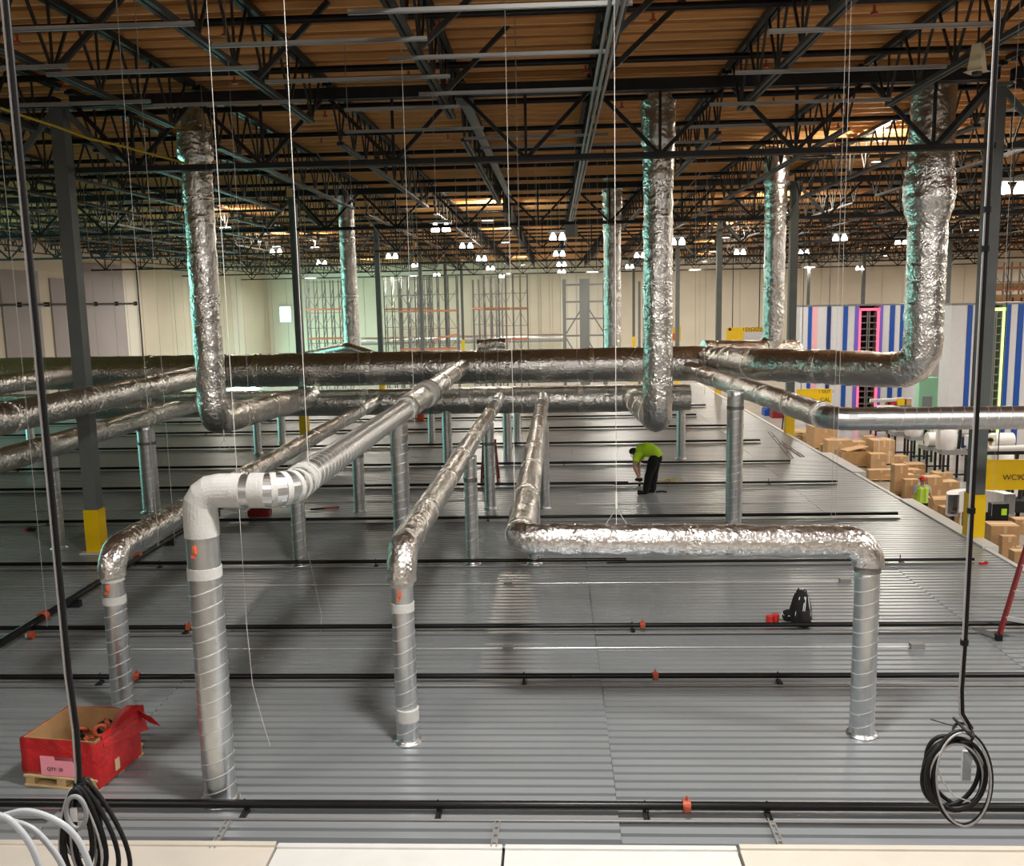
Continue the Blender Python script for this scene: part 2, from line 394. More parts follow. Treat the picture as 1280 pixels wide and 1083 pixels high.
JZ0, JZ1 = 7.78, 8.70
def joist_meshes(L, webs):
    c = {}
    m = MB()
    for s in (-1, 1): m.span((s*0.05-0.035, 0.15, -0.045), (s*0.05+0.035, L-0.1, 0.045))
    m2 = MB()
    for s in (-1, 1): m2.span((s*0.04-0.027, 1.05, -0.03), (s*0.04+0.027, L-1.15, 0.03))
    c['top'] = m.mesh('top_chord', M['joist']); c['bot'] = m2.mesh('bottom_chord', M['joist'])
    H = JZ1-JZ0; n = int((L-2.2)/1.22); ds = (L-2.2)/n; ws = []; al = MB()
    for k in range(n+1):
        y0 = 1.1+k*ds
        for yy in ((y0-0.61, y0+0.61) if 0 < k < n else ((0.35, y0+0.61) if k == 0 else (y0-0.61, L-0.35))):
            ws.append(MB().bar((0, y0, 0), (0, yy, H), 0.034, 0.034))
        ws.append(MB().bar((0, y0, 0), (0, y0, H), 0.03, 0.03))
    if webs: c['webs'] = [q.mesh('web_bar', M['joist']) for q in ws]
    else:
        for q in ws: al.add(q.v, q.f)
        c['web'] = al.mesh('web', M['joist'])
    return c
def place(name, me, parent, loc):
    o = bpy.data.objects.new(name, me); C.objects.link(o); o.parent = parent; o.location = loc; return o
bays = [(2.3, 17.3)]+[(GY[k], GY[k+1]) for k in range(5)]
for bi, (y0, y1) in enumerate(bays):
    jm = joist_meshes(y1-y0, bi == 0); n = 0
    for k in range(-9, 20):
        x = CX[1]+PITCH*k
        if k % 7 == 0 and bi >= 0: pass
        if x < XL+0.3 or x > XR-0.3 or not visible(x, y1, 2.0): continue
        n += 1
        lab = ('black bar joist over the near deck, %s from the left' % ORD[n-1]) if bi == 0 else 'black bar joist in the %s roof bay beyond the nearest girder, %s from the left' % (ORD[bi-1], ORD[n-1])
        t = thing('bar_joist', lab, 'joist', (x, y0, JZ0), 0, 'bar joists of the near roof bay' if bi == 0 else 'bar joists of the %s roof bay' % ORD[bi-1])
        place('top_chord', jm['top'], t, (0, 0, JZ1-JZ0)); place('bottom_chord', jm['bot'], t, (0, 0, 0))
        if bi == 0:
            for q in jm['webs']: place('web_bar', q, t, (0, 0, 0))
        else: place('web', jm['web'], t, (0, 0, 0))
# timber-side diagonal braces between joists
for i, (xa, ya, za, xb, yb, zb) in enumerate(((-6.5, 9.9, 7.8, -5.4, 9.9, 8.8), (-6.5, 12.4, 7.8, -5.4, 12.4, 8.8), (-4.07, 13.2, 7.8, -3.0, 13.2, 8.8), (-1.65, 12.0, 7.8, -0.5, 12.0, 8.8),
                                             (-1.65, 14.6, 7.8, -0.6, 14.6, 8.8), (0.78, 11.6, 7.8, 1.9, 11.6, 8.8), (0.78, 13.6, 7.8, 1.9, 13.6, 8.8), (5.6, 13.4, 7.8, 6.7, 13.4, 8.8), (3.2, 12.4, 7.8, 4.3, 12.4, 8.8))):
    tag(MB().bar((xa, ya, za), (xb, yb, zb), 0.07, 0.07).build('roof_brace', M['joist'], loc=(xa, ya, za)),
        'short brown angle brace from a near joist up to the roof boards, %s of nine' % ORD[i], 'brace', 'roof braces')
# sprinkler mains under the roof boards
ry = [10.1, 13.0, 15.7, 18.6, 21.5, 24.4, 27.3, 30.2, 35, 38, 41, 44, 49, 52, 55, 58]
for i, y in enumerate(ry):
    t = thing('sprinkler_pipe', 'black sprinkler pipe across the roof boards, %s line from the front' % ORD[i], 'pipe', (0, y, 8.55), 0, 'roof sprinkler pipes')
    hw = 12 if y < 20 else (20 if y < 35 else 30)
    MB().rod((-hw, y, 8.52), (hw+2, y, 8.52), 0.055, 8).build('pipe', M['pipe'], t)
    if y < 25:
        for k in range(-3, 5):
            x = k*2.9+0.6+(i % 2)*0.8
            h = MB(); h.rod((x, y, 8.45), (x, y, 8.36), 0.02, 6); h.rod((x, y, 8.36), (x, y, 8.33), 0.05, 8)
            h.build('sprinkler_head', M['orange'], t)
# grey strut channels hung under the joists
def channel(x0, x1, y, z, mm='strut', wd=0.045):
    m = MB(); m.span((x0, y-wd/2, z-0.004), (x1, y+wd/2, z+0.004)); m.span((x0, y-wd/2, z), (x1, y-wd/2+0.006, z+0.045)); m.span((x0, y+wd/2-0.006, z), (x1, y+wd/2, z+0.045))
    return m
sts = [(433, 790, 12), (0, 245, 36), (263, 535, 55), (485, 762, 71), (55, 325, 91), (330, 563, 101), (523, 755, 116), (20, 190, 131), (190, 385, 131), (430, 575, 137),
       (962, 1240, 37), (920, 1180, 89), (888, 1112, 129), (430, 605, 164), (0, 86, 86), (580, 760, 172), (850, 1030, 158), (600, 900, 182)]
for i, (xa, xb, yp) in enumerate(sts):
    z = 7.706; a = on(xa, yp+(xb-xa)*0.010, z); b = on(xb, yp-(xb-xa)*0.010, z); y = (a.y+b.y)/2
    o = channel(a.x, b.x, y, z).build('strut_channel', M['strut'], loc=(a.x, y, z))
    tag(o, 'grey strut channel under the joists, %s, %s from the front' % ('left' if xb < 420 else ('middle' if xb < 800 else 'right'), ORD[sorted(q[2]*10000+q[0] for q in sts).index(yp*10000+xa)]), 'channel', 'roof strut channels')
# grey tray and conduits running along the hall
t = thing('cable_tray', 'pale grey tapered tray running back under the roof left of centre', 'tray', (-1.75, 17.4, 8.1))
xx = at(582, 130, 17.6)
MB().bar((xx.x, 17.5, xx.z), (xx.x+0.1, 33, xx.z-0.0), 0.16, 0.10).build('tray', M['strut'], t)
MB().span((xx.x-0.16, 17.42, xx.z-0.08), (xx.x+0.16, 17.5, xx.z+0.14)).build('end_plate', M['strut'], t)
t = thing('conduit_bundle', 'bundle of grey conduits along the hall right of centre, ending at a box', 'conduit', (0.72, 9, 7.7))
for k in range(3): MB().rod((0.62+0.07*k, 8, 7.66-0.03*(k % 2)), (0.72+0.07*k, 37, 7.62), 0.022, 8).build('conduit', M['strut'], t)
MB().span((0.55, 37, 7.1), (1.05, 37.3, 7.7)).build('end_box', M['strut'], t)
a = at(0, 135, 14.5); b = at(70, 158, 15.5); c_ = at(150, 182, 16.5); d_ = at(235, 205, 17.5)
tag(MB().sweep([a, at(35, 147, 15), b, at(110, 173, 16), c_, at(190, 193, 17), d_], 0.022, 8).build('yellow_cable', M['yellow_cable'], loc=tuple(a)), 'yellow cable sagging in front of the nearest left column', 'cable')
p = at(1221, 92, 12.5)
t = thing('horn_lamp', 'cream tapered metal lampshade hanging from a joist at top right', 'lamp', p)
m = MB(); m.sweep([(p.x, p.y, p.z+0.36), (p.x, p.y, p.z+0.34), (p.x, p.y, p.z+0.04), (p.x, p.y, p.z+0.02)], [0.07, 0.08, 0.125, 0.18], 4, cap=True, smooth=False); m.build('shade', M['lamp_cream'], t)
MB().rod((p.x, p.y, p.z+0.34), (p.x, p.y, 8.85), 0.015).build('stem', M['dark_steel'], t)
MB().rod((p.x, p.y, p.z-0.02), (p.x, p.y, p.z+0.05), 0.06, 10).build('lamp', M['dark_steel'], t)

# high bay lights seen in the far roof
hb = [(551, 286), (583, 309), (602, 324), (613, 336), (628, 346), (697, 297), (699, 318), (702, 331), (702, 340), (490, 321), (520, 332), (546, 344), (345, 316), (402, 329), (800, 320), (787, 334),
      (847, 303), (925, 316), (1050, 298), (1075, 336), (1265, 237), (1005, 316), (1127, 303), (960, 332)]
HBD = [34, 47, 61, 75, 90, 41, 54, 68, 84, 54, 70, 92, 50, 62, 58, 76, 43, 57, 45, 76, 25, 62, 50, 74]
for i, ((px, py), D) in enumerate(zip(hb, HBD)):
    p = at(px, py, D)
    side = 'left of centre' if px < 570 else ('near the centre line' if px < 760 else 'right of centre')
    t = thing('high_bay_light', 'lit twin high bay light %s, %s from the left' % (side, ORD[sorted(q[0]*1000+q[1] for q in hb).index(px*1000+py)]), 'light', p, 0, 'lit high bay lights')
    for s in (-1, 1):
        MB().sweep([(p.x+s*0.2, D, p.z-0.10), (p.x+s*0.2, D, p.z+0.02), (p.x+s*0.2, D, p.z+0.2)], [0.15, 0.14, 0.05], 10).build('reflector', M['lamp'], t)
    MB().span((p.x-0.4, D-0.06, p.z+0.2), (p.x+0.4, D+0.06, p.z+0.30)).build('ballast', M['strut'], t)
    MB().rod((p.x, D, p.z+0.3), (p.x, D, 8.85), 0.015, 6).build('stem', M['dark_steel'], t)
# invented fixtures and fill lamps that brighten patches of roof timber and joist webs
ups = [(1096, 176, 60), (610, 259, 60), (632, 291, 50), (653, 324, 35), (284, 268, 40), (347, 296, 40), (395, 297, 30), (460, 327, 40), (975, 249, 60), (905, 285, 50), (890, 305, 36), (1215, 275, 40), (1105, 312, 40), (1040, 324, 40), (880, 320, 30), (1270, 320, 40)]
for i, (px, py, wd) in enumerate(ups):
    p = on(px, py, 8.55); D = p.y-0.35
    t = thing('added_uplight', 'added box lamp brightening the roof timber, %s from the left' % ORD[sorted(q[0] for q in ups).index(px)], 'light', (p.x, D, 8.0), 0, 'added roof uplights')
    MB().span((p.x-0.25, D-0.08, 7.86), (p.x+0.25, D+0.08, 7.96)).build('housing', M['strut'], t)
    MB().span((p.x-0.22, D-0.06, 7.965), (p.x+0.22, D+0.06, 7.975)).build('lens', M['lamp'], t)
    l = bpy.data.lights.new('uplight_fill', 'POINT'); l.energy = 240 if wd < 50 else 330; l.color = (1, 0.88, 0.72); l.shadow_soft_size = 0.10
    o = bpy.data.objects.new('uplight_fill', l); C.objects.link(o); o.location = (p.x, D, 8.36)
# ------------------------------------------------------------------ ducts
def fillet(pts, R, step=0.07, arcn=None):
    """dense polyline through pts with rounded corners"""
    P = [Vector(p) for p in pts]; out = []
    def line(a, b):
        n = max(1, int((b-a).length/step))
        for k in range(n): out.append(a.lerp(b, k/n))
    cur = P[0]
    for i in range(1, len(P)-1):
        a = (P[i-1]-P[i]).normalized(); b = (P[i+1]-P[i]).normalized(); ang = a.angle(b)
        d = min(R/math.tan(ang/2), (P[i+1]-P[i]).length*0.48, (P[i]-cur).length*0.95); r = d*math.tan(ang/2)
        s = P[i]+a*d; e = P[i]+b*d; line(cur, s)
        ctr = P[i]+(a+b).normalized()*(r/math.sin(ang/2)); n = arcn or max(4, int((PI-ang)*r/step))
        u = (s-ctr); ax = u.cross(e-ctr).normalized()
        for k in range(n): out.append(ctr+Matrix.Rotation((PI-ang)*k/n, 3, ax) @ u)
        cur = e
    line(cur, P[-1]); out.append(P[-1]); return out
_seed = [0]
def foil(pts, r, parent, sleeve=2.4, amp=0.035, n=26, R=None, mt='foil', rads=None, name='foil_sleeve', tape=True, fs=1.0, step=0.07):
    """crinkled foil wrap along pts, one mesh per sleeve, taped at the joints"""
    D = fillet(pts, R or r*1.7, step); L = [0.0]
    for i in range(1, len(D)): L.append(L[-1]+(D[i]-D[i-1]).length)
    k0 = 0; cnt = max(1, round(L[-1]/sleeve)); ln = L[-1]/cnt
    for c in range(cnt):
        k1 = len(D)-1 if c == cnt-1 else min(range(len(D)), key=lambda q: abs(L[q]-ln*(c+1)))
        k1 = max(k1, k0+2); k1 = min(k1, len(D)-1)
        _seed[0] += 17.3; sd = _seed[0]; seg = D[k0:k1+1]; base = L[k0]; sl = L[k1]-L[k0]
        gr = 1+random.uniform(-0.015, 0.015)
        def rf(i, an, l, sd=sd, gr=gr, sl=sl):
            v = Vector((math.cos(an)*1.6+sd, math.sin(an)*1.6, l*2.4/fs)); e = min(l, sl-l)
            q = noise.noise(v)*amp+noise.noise(v*3.1)*amp*0.55+noise.noise(v*7.3)*amp*0.25
            return gr*(1+q-0.02*math.exp(-e*9))
        if rads: rr = [r*rads(base+(L[k0+i]-L[k0]), L[-1]) for i in range(len(seg))]
        else: rr = r
        MB().sweep(seg, rr, n, rf=rf).build(name, M[mt], parent)
        if tape and c < cnt-1:
            d = (D[k1]-D[k1-1]).normalized(); q = D[k1]; rt = r*(rads(L[k1], L[-1]) if rads else 1)*1.022
            def rf2(i, an, l, sd=sd): return 1+0.02*noise.noise(Vector((math.cos(an)*3+sd, math.sin(an)*3, i*0.9)))
            MB().sweep([q-d*0.07, q-d*0.03, q+d*0.03, q+d*0.07], rt, n, rf=rf2).build('foil_tape', M['foil_bright'], parent)
        k0 = k1
def spiral(p, q, r, parent, pitch=0.15, n=28, name='spiral_pipe', ridge=0.005, mt='galv'):
    p, q = Vector(p), Vector(q); Lg = (q-p).length; d = (q-p)/Lg; s = 0; ss = []; rr = []
    while s < Lg-pitch:
        ss += [s, s+0.004, s+pitch-0.015, s+pitch-0.011, s+pitch-0.0055]; rr += [r, r, r, r, r+ridge]; s += pitch
    ss += [s, Lg]; rr += [r, r]
    N = len(ss)
    o = MB().sweep([p+d*k for k in ss], rr, n, tilt=lambda i, an: 0 if i in (0, N-1) else pitch*0.3*math.cos(an)).build(name, M[mt], parent)
    o.data.materials.append(M['seam']); mi = [0]*len(o.data.polygons)
    for i in range(N-3):
        if i % 5 in (3, 4):
            for k in range(n): mi[i*n+k] = 1
    o.data.polygons.foreach_set('material_index', mi); return o
def ring(c, d, r, ln, parent, name='sealant_band', mt='mastic', n=28):
    c, d = Vector(c), Vector(d).normalized()
    def rf(i, an, l): return 1+0.012*noise.noise(Vector((math.cos(an)*3, math.sin(an)*3, c.x+c.z+i)))
    return MB().sweep([c-d*ln/2, c-d*ln/4, c+d*ln/4, c+d*ln/2], r, n, rf=rf).build(name, M[mt], parent)
def flange(c, r, parent):
    return MB().sweep([(c.x, c.y, 0.004), (c.x, c.y, 0.02), (c.x, c.y, 0.022), (c.x, c.y, 0.05)], [r*1.28, r*1.25, r*1.06, r*1.02], 24).build('base_flange', M['galv'], parent)
def damper(c, r, parent):
    """orange damper flag on the front of a riser"""
    m = MB(); m.bar((c.x, c.y-r-0.010, c.z+0.07), (c.x+0.012, c.y-r-0.010, c.z), 0.02, 0.03); m.box((c.x-0.012, c.y-r-0.010, c.z-0.025), (0.03, 0.02, 0.03))
    return m.build('damper_handle', M['damper'], parent)
M['damper'] = mat('damper_orange', (0.66, 0.10, 0.03), 0.5)
UP = Vector((0, 0, 1))
M['seam'] = mat('lock_seam_glint', (0.80, 0.81, 0.81), 0.35, 0.7)  # paler than the pipe: the highlight along the ridges is put into the colour

# the two big foil mains across the hall
t = thing('main_duct', 'upper and largest foil-wrapped duct crossing the whole hall', 'duct', (-10, 25.6, 2.85), 0)
foil([(-27, 25.6, 2.9), (4.2, 25.6, 2.86)], 0.47, t, 3.0, 0.028, 34)
t = thing('main_duct', 'lower foil-wrapped duct crossing the hall under the largest one', 'duct', (-10, 26.1, 1.88), 0)
foil([(-27, 26.1, 1.90), (3.85, 26.1, 1.86)], 0.375, t, 3.0, 0.03, 30)

# foremost riser with white sealed elbows
b = on(276, 1000); X2 = -2.42; zt = 3.03; r = 0.152
t = thing('ceiling_duct', 'tallest front riser duct with white sealed elbows and bare spiral run behind', 'duct', (b.x, b.y, 0))
flange(b, r, t)
spiral((b.x, b.y, 0), (b.x, b.y, 2.25), r, t)
MB().sweep([(b.x, b.y, 2.25), (b.x, b.y, 2.68)], r*0.985, 28).build('damper_section', M['galv'], t)
ring((b.x, b.y, 2.27), UP, r*1.035, 0.10, t); ring((b.x, b.y, 2.68), UP, r*1.035, 0.14, t)
damper(Vector((b.x-0.02, b.y, 2.48)), r, t)
e1 = fillet([(b.x, b.y, 2.70), (b.x, b.y, zt), (b.x+0.36, b.y, zt)], 0.27, 0.2, 4)
MB().sweep(e1, r*1.03, 28, smooth=False).build('sealed_elbow', M['mastic'], t)
MB().sweep([(b.x+0.34, b.y, zt), (b.x+0.60, b.y, zt)], r, 28).build('short_pipe', M['galv'], t)
ring((b.x+0.36, b.y, zt), (1, 0, 0), r*1.05, 0.09, t)
e2 = fillet([(b.x+0.52, b.y, zt), (X2, b.y, zt), (X2, b.y+0.50, zt-0.01)], 0.28, 0.2, 4)
MB().sweep(e2, r*1.015, 28, smooth=False).build('gored_elbow', M['galv'], t)
ring((b.x+0.55, b.y, zt), (1, 0, 0), r*1.05, 0.13, t)
for k in range(1, len(e2)-1):
    ring(e2[k], e2[k+1]-e2[k-1], r*1.045, 0.055, t)
ring((X2, b.y+0.42, zt), (0, 1, 0), r*1.06, 0.10, t); ring((X2, b.y+0.55, zt), (0, 1, 0), r*1.05, 0.05, t)
spiral((X2, b.y+0.45, zt), (X2, 14.9, zt-0.06), r, t, 0.15)
foil([(X2, 14.8, zt-0.06), (X2-0.04, 25.2, 2.92)], 0.20, t, 2.4, 0.04)
ring((X2, 14.95, zt-0.06), (0, 1, 0), 0.215, 0.10, t, 'end_band', 'band'); ring((X2, 17.3, zt-0.07), (0, 1, 0), 0.245, 0.55, t, 'tape_ring', 'mastic')
ring((X2, 17.65, zt-0.07), (0, 1, 0), 0.25, 0.05, t, 'end_band', 'band')

def front_riser(px, py, zt, r, label, yend, zend, xend=None, rf_=0.165, z_foil=None):
    b = on(px, py); t = thing('ceiling_duct', label, 'duct', (b.x, b.y, 0)); flange(b, r, t)
    zf = z_foil; spiral((b.x, b.y, 0), (b.x, b.y, zf-0.30), r, t, 0.15)
    MB().sweep([(b.x, b.y, zf-0.30), (b.x, b.y, zf)], r*0.98, 28).build('damper_section', M['galv'], t)
    ring((b.x, b.y, zf-0.30), UP, r*1.05, 0.09, t); ring((b.x, b.y, zf-0.03), UP, r*1.05, 0.09, t)
    damper(Vector((b.x-0.01, b.y, zf-0.16)), r, t)
    xe = b.x if xend is None else xend
    foil([(b.x, b.y, zf-0.02), (b.x, b.y, zt), (xe, yend, zend)], rf_, t, 2.2, 0.085, 26, 0.26, fs=0.4, step=0.045)
    return t
front_riser(155, 888, 1.93, 0.125, 'left front riser duct bending back under foil, behind the red bin', 25.75, 1.92, -5.0, 0.155, 1.66)
t = front_riser(510, 927, 2.12, 0.118, 'middle front riser duct, foil wrapped from its elbow back', 25.75, 1.98, -1.5, 0.160, 1.82)
ring((-1.61, 9.28, 0.33), UP, 0.124, 0.13, t)
# riser with the long bright level run
b = on(1077, 918); r = 0.128
t = thing('ceiling_duct', 'right front riser duct with long bright foil level run and two elbows', 'duct', (b.x, b.y, 0)); flange(b, r, t)
spiral((b.x, b.y, 0), (b.x, b.y, 1.84), r, t, 0.15); ring((b.x, b.y, 1.86), UP, r*1.06, 0.10, t, 'clamp_band', 'band')
foil([(b.x, b.y, 1.88), (b.x, b.y, 2.13), (-0.38, b.y+0.08, 2.17), (-0.28, 25.75, 1.98)], 0.165, t, 2.0, 0.075, 26, 0.24, fs=0.4, step=0.045)

# foil branches on the left
for (px, py, D, y0, ye, r, lab) in ((245, 471, 20.2, 8.0, 25.3, 0.235, 'upper foil branch duct on the left, passing in front of the column'),
                                    (243, 505, 24.0, 9.0, 25.9, 0.22, 'lower foil branch duct on the left, passing behind the column'),
                                    (97, 466, 25.0, 14.0, 25.4, 0.24, 'foil branch duct at the far left behind the column')):
    p = at(px, py, D); t = thing('branch_duct', lab, 'duct', p)
    foil([(p.x, y0, p.z), (p.x, 20.2, p.z), (-9.7, ye, p.z-0.1)] if 'front' in lab else [(p.x, y0, p.z), (p.x, ye, p.z)], r, t, 2.4, 0.055, fs=0.6)
# roof risers
def roof_riser(px, py, D, r, label, tail, neck=None, zt=8.8, amp=0.075):
    p = at(px, py, D); t = thing('roof_riser_duct', label, 'duct', p)
    L0 = zt-p.z
    def rads(s, tot):
        return neck(s/L0) if neck else 1.0
    foil([(p.x, p.y, zt), (p.x, p.y, p.z)]+tail(p), r, t, 1.9, amp, 30, r*1.25, rads=rads, fs=0.5, step=0.05)
    return t, p
def n1(u): return 0.55+0.3*min(1, u*10) if u < 0.11 else (1.18 if u < 0.20 else 1.0)
roof_riser(267, 527, 18.2, 0.285, 'foil roof riser duct at left, its elbow turning back low over the deck', lambda p: [(p.x, 25.8, p.z-0.30)], n1)
def n2(u): return 1.16 if u < 0.17 else (1.06 if u < 0.28 else 1.0)
roof_riser(822, 524, 18.8, 0.295, 'foil roof riser duct above the bending worker', lambda p: [(p.x+0.1, 25.8, p.z-0.35)], n2)
def n3(u): return 1.10 if u < 0.18 else (1.14 if u < 0.28 else (1.14+0.2*(u-0.28)/0.14 if u < 0.42 else (1.34-0.34*(u-0.42)/0.08 if u < 0.50 else 1.0)))
p = at(1152, 464, 18.2); q = on(955, 455, p.z)
t = thing('roof_riser_duct', 'widest foil roof riser duct at right, running level to the left at its foot', 'duct', p)
L0 = 8.8-p.z
foil([(p.x, p.y, 8.8), (p.x, p.y, p.z), (q.x, q.y, p.z-0.02), (4.25, 25.2, 3.0)], 0.355, t, 1.9, 0.07, 30, 0.5, fs=0.5, step=0.05, rads=lambda s, tot: n3(s/L0) if s < L0 else 1.0)
t2, pd = roof_riser(441, 452, 33, 0.28, 'thin looking foil roof riser duct left of centre behind the mains', lambda p: [(p.x-1.6, 33.2, p.z-0.1)], None)
roof_riser(766, 452, 33, 0.30, 'foil roof riser duct right of centre behind the mains', lambda p: [(p.x-0.6, 33.4, p.z-0.1)], n2)
p = at(966, 438, 27.2)
t = thing('roof_riser_duct', 'foil roof riser duct in front of the yellow wall sign', 'duct', p)
foil([(p.x, p.y, 8.8), (p.x, p.y, p.z), (4.3, 26.6, 3.15)], 0.30, t, 1.9, 0.07, 30, 0.4, fs=0.5, step=0.05, rads=lambda s, tot: n2(s/(8.8-p.z)) if s < 8.8-p.z else 1.0)
MB().ell((p.x+0.55, p.y, p.z), 0.36, 0.30, 0.30).build('end_cap', M['foil_bright'], t)
MB().sweep([(p.x, p.y, p.z), (p.x+0.55, p.y, p.z)], 0.29, 24).build('cap_neck', M['foil_bright'], t)
# duct turning off to the right, bare spiral past the corner
q = on(1040, 523, 2.62); s_ = Vector((3.7, 25.2, 2.72)); d = (q-s_).normalized()
t = thing('branch_duct', 'foil duct coming forward at right, then bare spiral running off to the right', 'duct', s_)
foil([s_, q-d*0.32], 0.225, t, 1.5, 0.05)
el = fillet([q-d*0.42, q+d*0.1, (q.x+0.72, q.y-0.05, 2.61)], 0.45, 0.2, 5)
MB().sweep(el, 0.195, 30, smooth=False).build('elbow', M['galv'], t)
MB().sweep([(q.x+0.62, q.y-0.05, 2.61), (q.x+0.98, q.y-0.07, 2.61)], 0.199, 30).build('coupling_sleeve', M['galv'], t)
spiral((q.x+0.9, q.y-0.07, 2.61), (17.0, q.y-0.6, 2.60), 0.193, t, 0.19, 30)
ring(q-d*0.40, d, 0.235, 0.12, t, 'foil_tape', 'foil_bright')

# spiral pipes standing on the deck under the branches
stand = [(190, 640, 2.0, 0.195, 'thick spiral pipe under the lower left branch duct', 1.62), (74, 686, 2.0, 0.125, 'thin spiral pipe left of the yellow column guard', 1.6),
         (376, 706, 1.85, 0.128, 'spiral pipe just right of the foremost white elbow', None), (450, 640, 1.85, 0.13, 'spiral pipe with clamp band left of the middle front riser', 1.3),
         (505, 712, 2.86, 0.155, 'tall spiral pipe behind the middle front riser', None), (591, 705, 1.98, 0.118, 'spiral pipe below the middle foil run, near one', 1.55),
         (613, 636, 1.98, 0.122, 'spiral pipe below the middle foil run, far one', 1.5), (668, 705, 2.0, 0.118, 'spiral pipe hidden behind the bright duct corner', 1.5),
         (681, 636, 2.0, 0.118, 'spiral pipe right of the foil run beside the bright duct corner', None), (917, 657, 2.8, 0.165, 'thick spiral pipe standing clear at right under the forward duct', 2.45),
         (851, 574, 1.9, 0.13, 'spiral pipe behind the riser over the bending worker', None), (635, 580, 1.75, 0.125, 'spiral pipe under the lower main between the foil runs', None),
         (647, 557, 1.75, 0.125, 'far spiral pipe between the two foil runs', None), (560, 583, 1.75, 0.14, 'spiral pipe under the lower main left of the middle run', None),
         (540, 556, 1.75, 0.12, 'far spiral pipe right of the orange square', None), (323, 567, 1.75, 0.125, 'spiral pipe under the mains right of the left roof riser', None), (353, 556, 1.75, 0.13, 'far spiral pipe next to the yellow guard under the mains', None),
         (40, 566, 1.75, 0.13, 'spiral pipe at the far left under the mains', None)]
for px, py, zt, r, lab, cz in stand:
    b = on(px, py); t = thing('riser_pipe', lab, 'pipe', (b.x, b.y, 0), 0, 'spiral pipes standing on the deck'); flange(b, r, t)
    spiral((b.x, b.y, 0), (b.x, b.y, zt), r, t, 0.16, 22, ridge=0.0045)
    if cz: ring((b.x, b.y, cz), UP, r*1.06, 0.07, t, 'clamp_band', 'band', 22)

# ------------------------------------------------------------------ pipes and conduits lying on the deck
rows = [7.89, 10.83, 12.6, 15.93, 19.24, 22.84, 25.81, 29.47, 33.01, 36.19, 39.4, 42.6]
def px_x(px, y): return on(px, 700, 0).x if False else min((abs(0), 0))[0]
def xat(px, y):
    lo = ray(px, 541)
    # world x at depth y on the deck for photo column px
    a, b_ = 380.0, 1400.0
    for _ in range(40):
        mpy = (a+b_)/2
        if on(px, mpy).y > y or ray(px, mpy).z >= 0: a = mpy
        else: b_ = mpy
    return on(px, (a+b_)/2).x
cpl = {0: [858], 1: [819, 172], 2: [803, 237], 3: [487], 4: []}
stp = {0: [307, 548, 806, 958], 1: [126, 655, 972], 2: [232, 790, 1075], 3: [200, 470, 1125], 4: [60, 610]}
for i, y in enumerate(rows):
    t = thing('sprinkler_line', 'black pipe laid across the deck, %s line from the front edge' % ORD[i], 'pipe', (0, y, 0.0), 0, 'black pipes across the deck')
    r = 0.040 if i < 1 else 0.034
    x0 = -25; x1 = [7.2, 7.3, 7.3, 7.25, 7.2, 7.0, 6.6, 6.6, 6.8, 5.6, 6.5, 6][i]
    brk = [None, None, None, 0.9, None, 1.5, 2.5, None, None, None, None, None][i]
    if brk: MB().rod((x0, y, 0.09), (brk+0.35, y, 0.09), r, 10).build('pipe', M['pipe'], t); MB().rod((brk, y-0.12, 0.085), (x1, y-0.12, 0.085), r*0.8, 10).build('pipe', M['pipe'], t)
    else: MB().rod((x0, y, 0.09), (x1, y, 0.09), r, 10).build('pipe', M['pipe'], t)
    MB().rod((-24, y-0.14, 0.02), (x1, y-0.14, 0.02), 0.014, 6).build('brace_wire', M['band'], t)
    for px in cpl.get(i, []):
        x = xat(px, y); m = MB(); m.rod((x-0.035, y, 0.09), (x+0.035, y, 0.09), r*1.5, 12); m.box((x, y-r*1.5, 0.10), (0.05, 0.05, 0.05)); m.box((x, y, 0.09+r*1.6), (0.02, 0.02, 0.06)); m.build('coupling', M['orange'], t)
    for px in stp.get(i, [random.uniform(0, 1000) for _ in range(3)]):
        x = xat(px, y); m = MB(); m.box((x, y-0.05, 0.02), (0.035, 0.16, 0.03)); m.box((x+0.03, y-0.05, 0.02), (0.012, 0.16, 0.035)); m.rod((x, y, 0.03), (x, y, 0.14), 0.009, 6); m.build('stand', M['black_steel'], t)
a = on(0, 806, 0.14); xm = a.x
t = thing('cross_main', 'thick black pipe running back along the deck at left', 'pipe', (xm, 9, 0))
MB().rod((xm, 8.3, 0.16), (xm+0.06, 24, 0.16), 0.058, 12).build('pipe', M['pipe'], t)
for y in (12.9, 16.1): MB().rod((xm, y-0.06, 0.16), (xm, y+0.06, 0.16), 0.08, 12).build('coupling', M['orange'], t)
for y in (10, 13.8, 15.3, 17.5, 20): MB().box((xm, y, 0.05), (0.2, 0.1, 0.1)).build('stand', M['black_steel'], t)
for i, (xa, xb, yp, box_) in enumerate(((-40, 1146, 812, (1146, 634)), (-40, 1056, 731, (1056, 650)), (720, 1010, 632, None), (40, 330, 633, None), (300, 620, 626, None))):
    y = on(640, yp).y; x0, x1 = xat(xa, y), xat(xb, y)
    t = thing('conduit', 'thin bright conduit on the deck, %s' % ['front long run ending in a grey box at right', 'second long run behind the front one', 'short run near the bending worker', 'short run at the left', 'short run behind the foremost elbow'][i], 'conduit', ((x0+x1)/2, y, 0))
    MB().sweep([(x0, y, 0.018), (x0+(x1-x0)*.3, y+0.01, 0.016), (x0+(x1-x0)*.5, y-0.02, 0.018), (x0+(x1-x0)*.75, y+0.012, 0.016), (x1, y, 0.018)], 0.011, 8).build('tube', M['conduit'], t)
    if box_: MB().box((x1, y, 0.035), (0.18, 0.1, 0.07)).build('junction_box', M['strut'], t)
    if i < 2:
        xm_ = xat(635, y); MB().box((xm_, y, 0.03), (0.14, 0.09, 0.05)).build('splice_box', M['strut'], t)
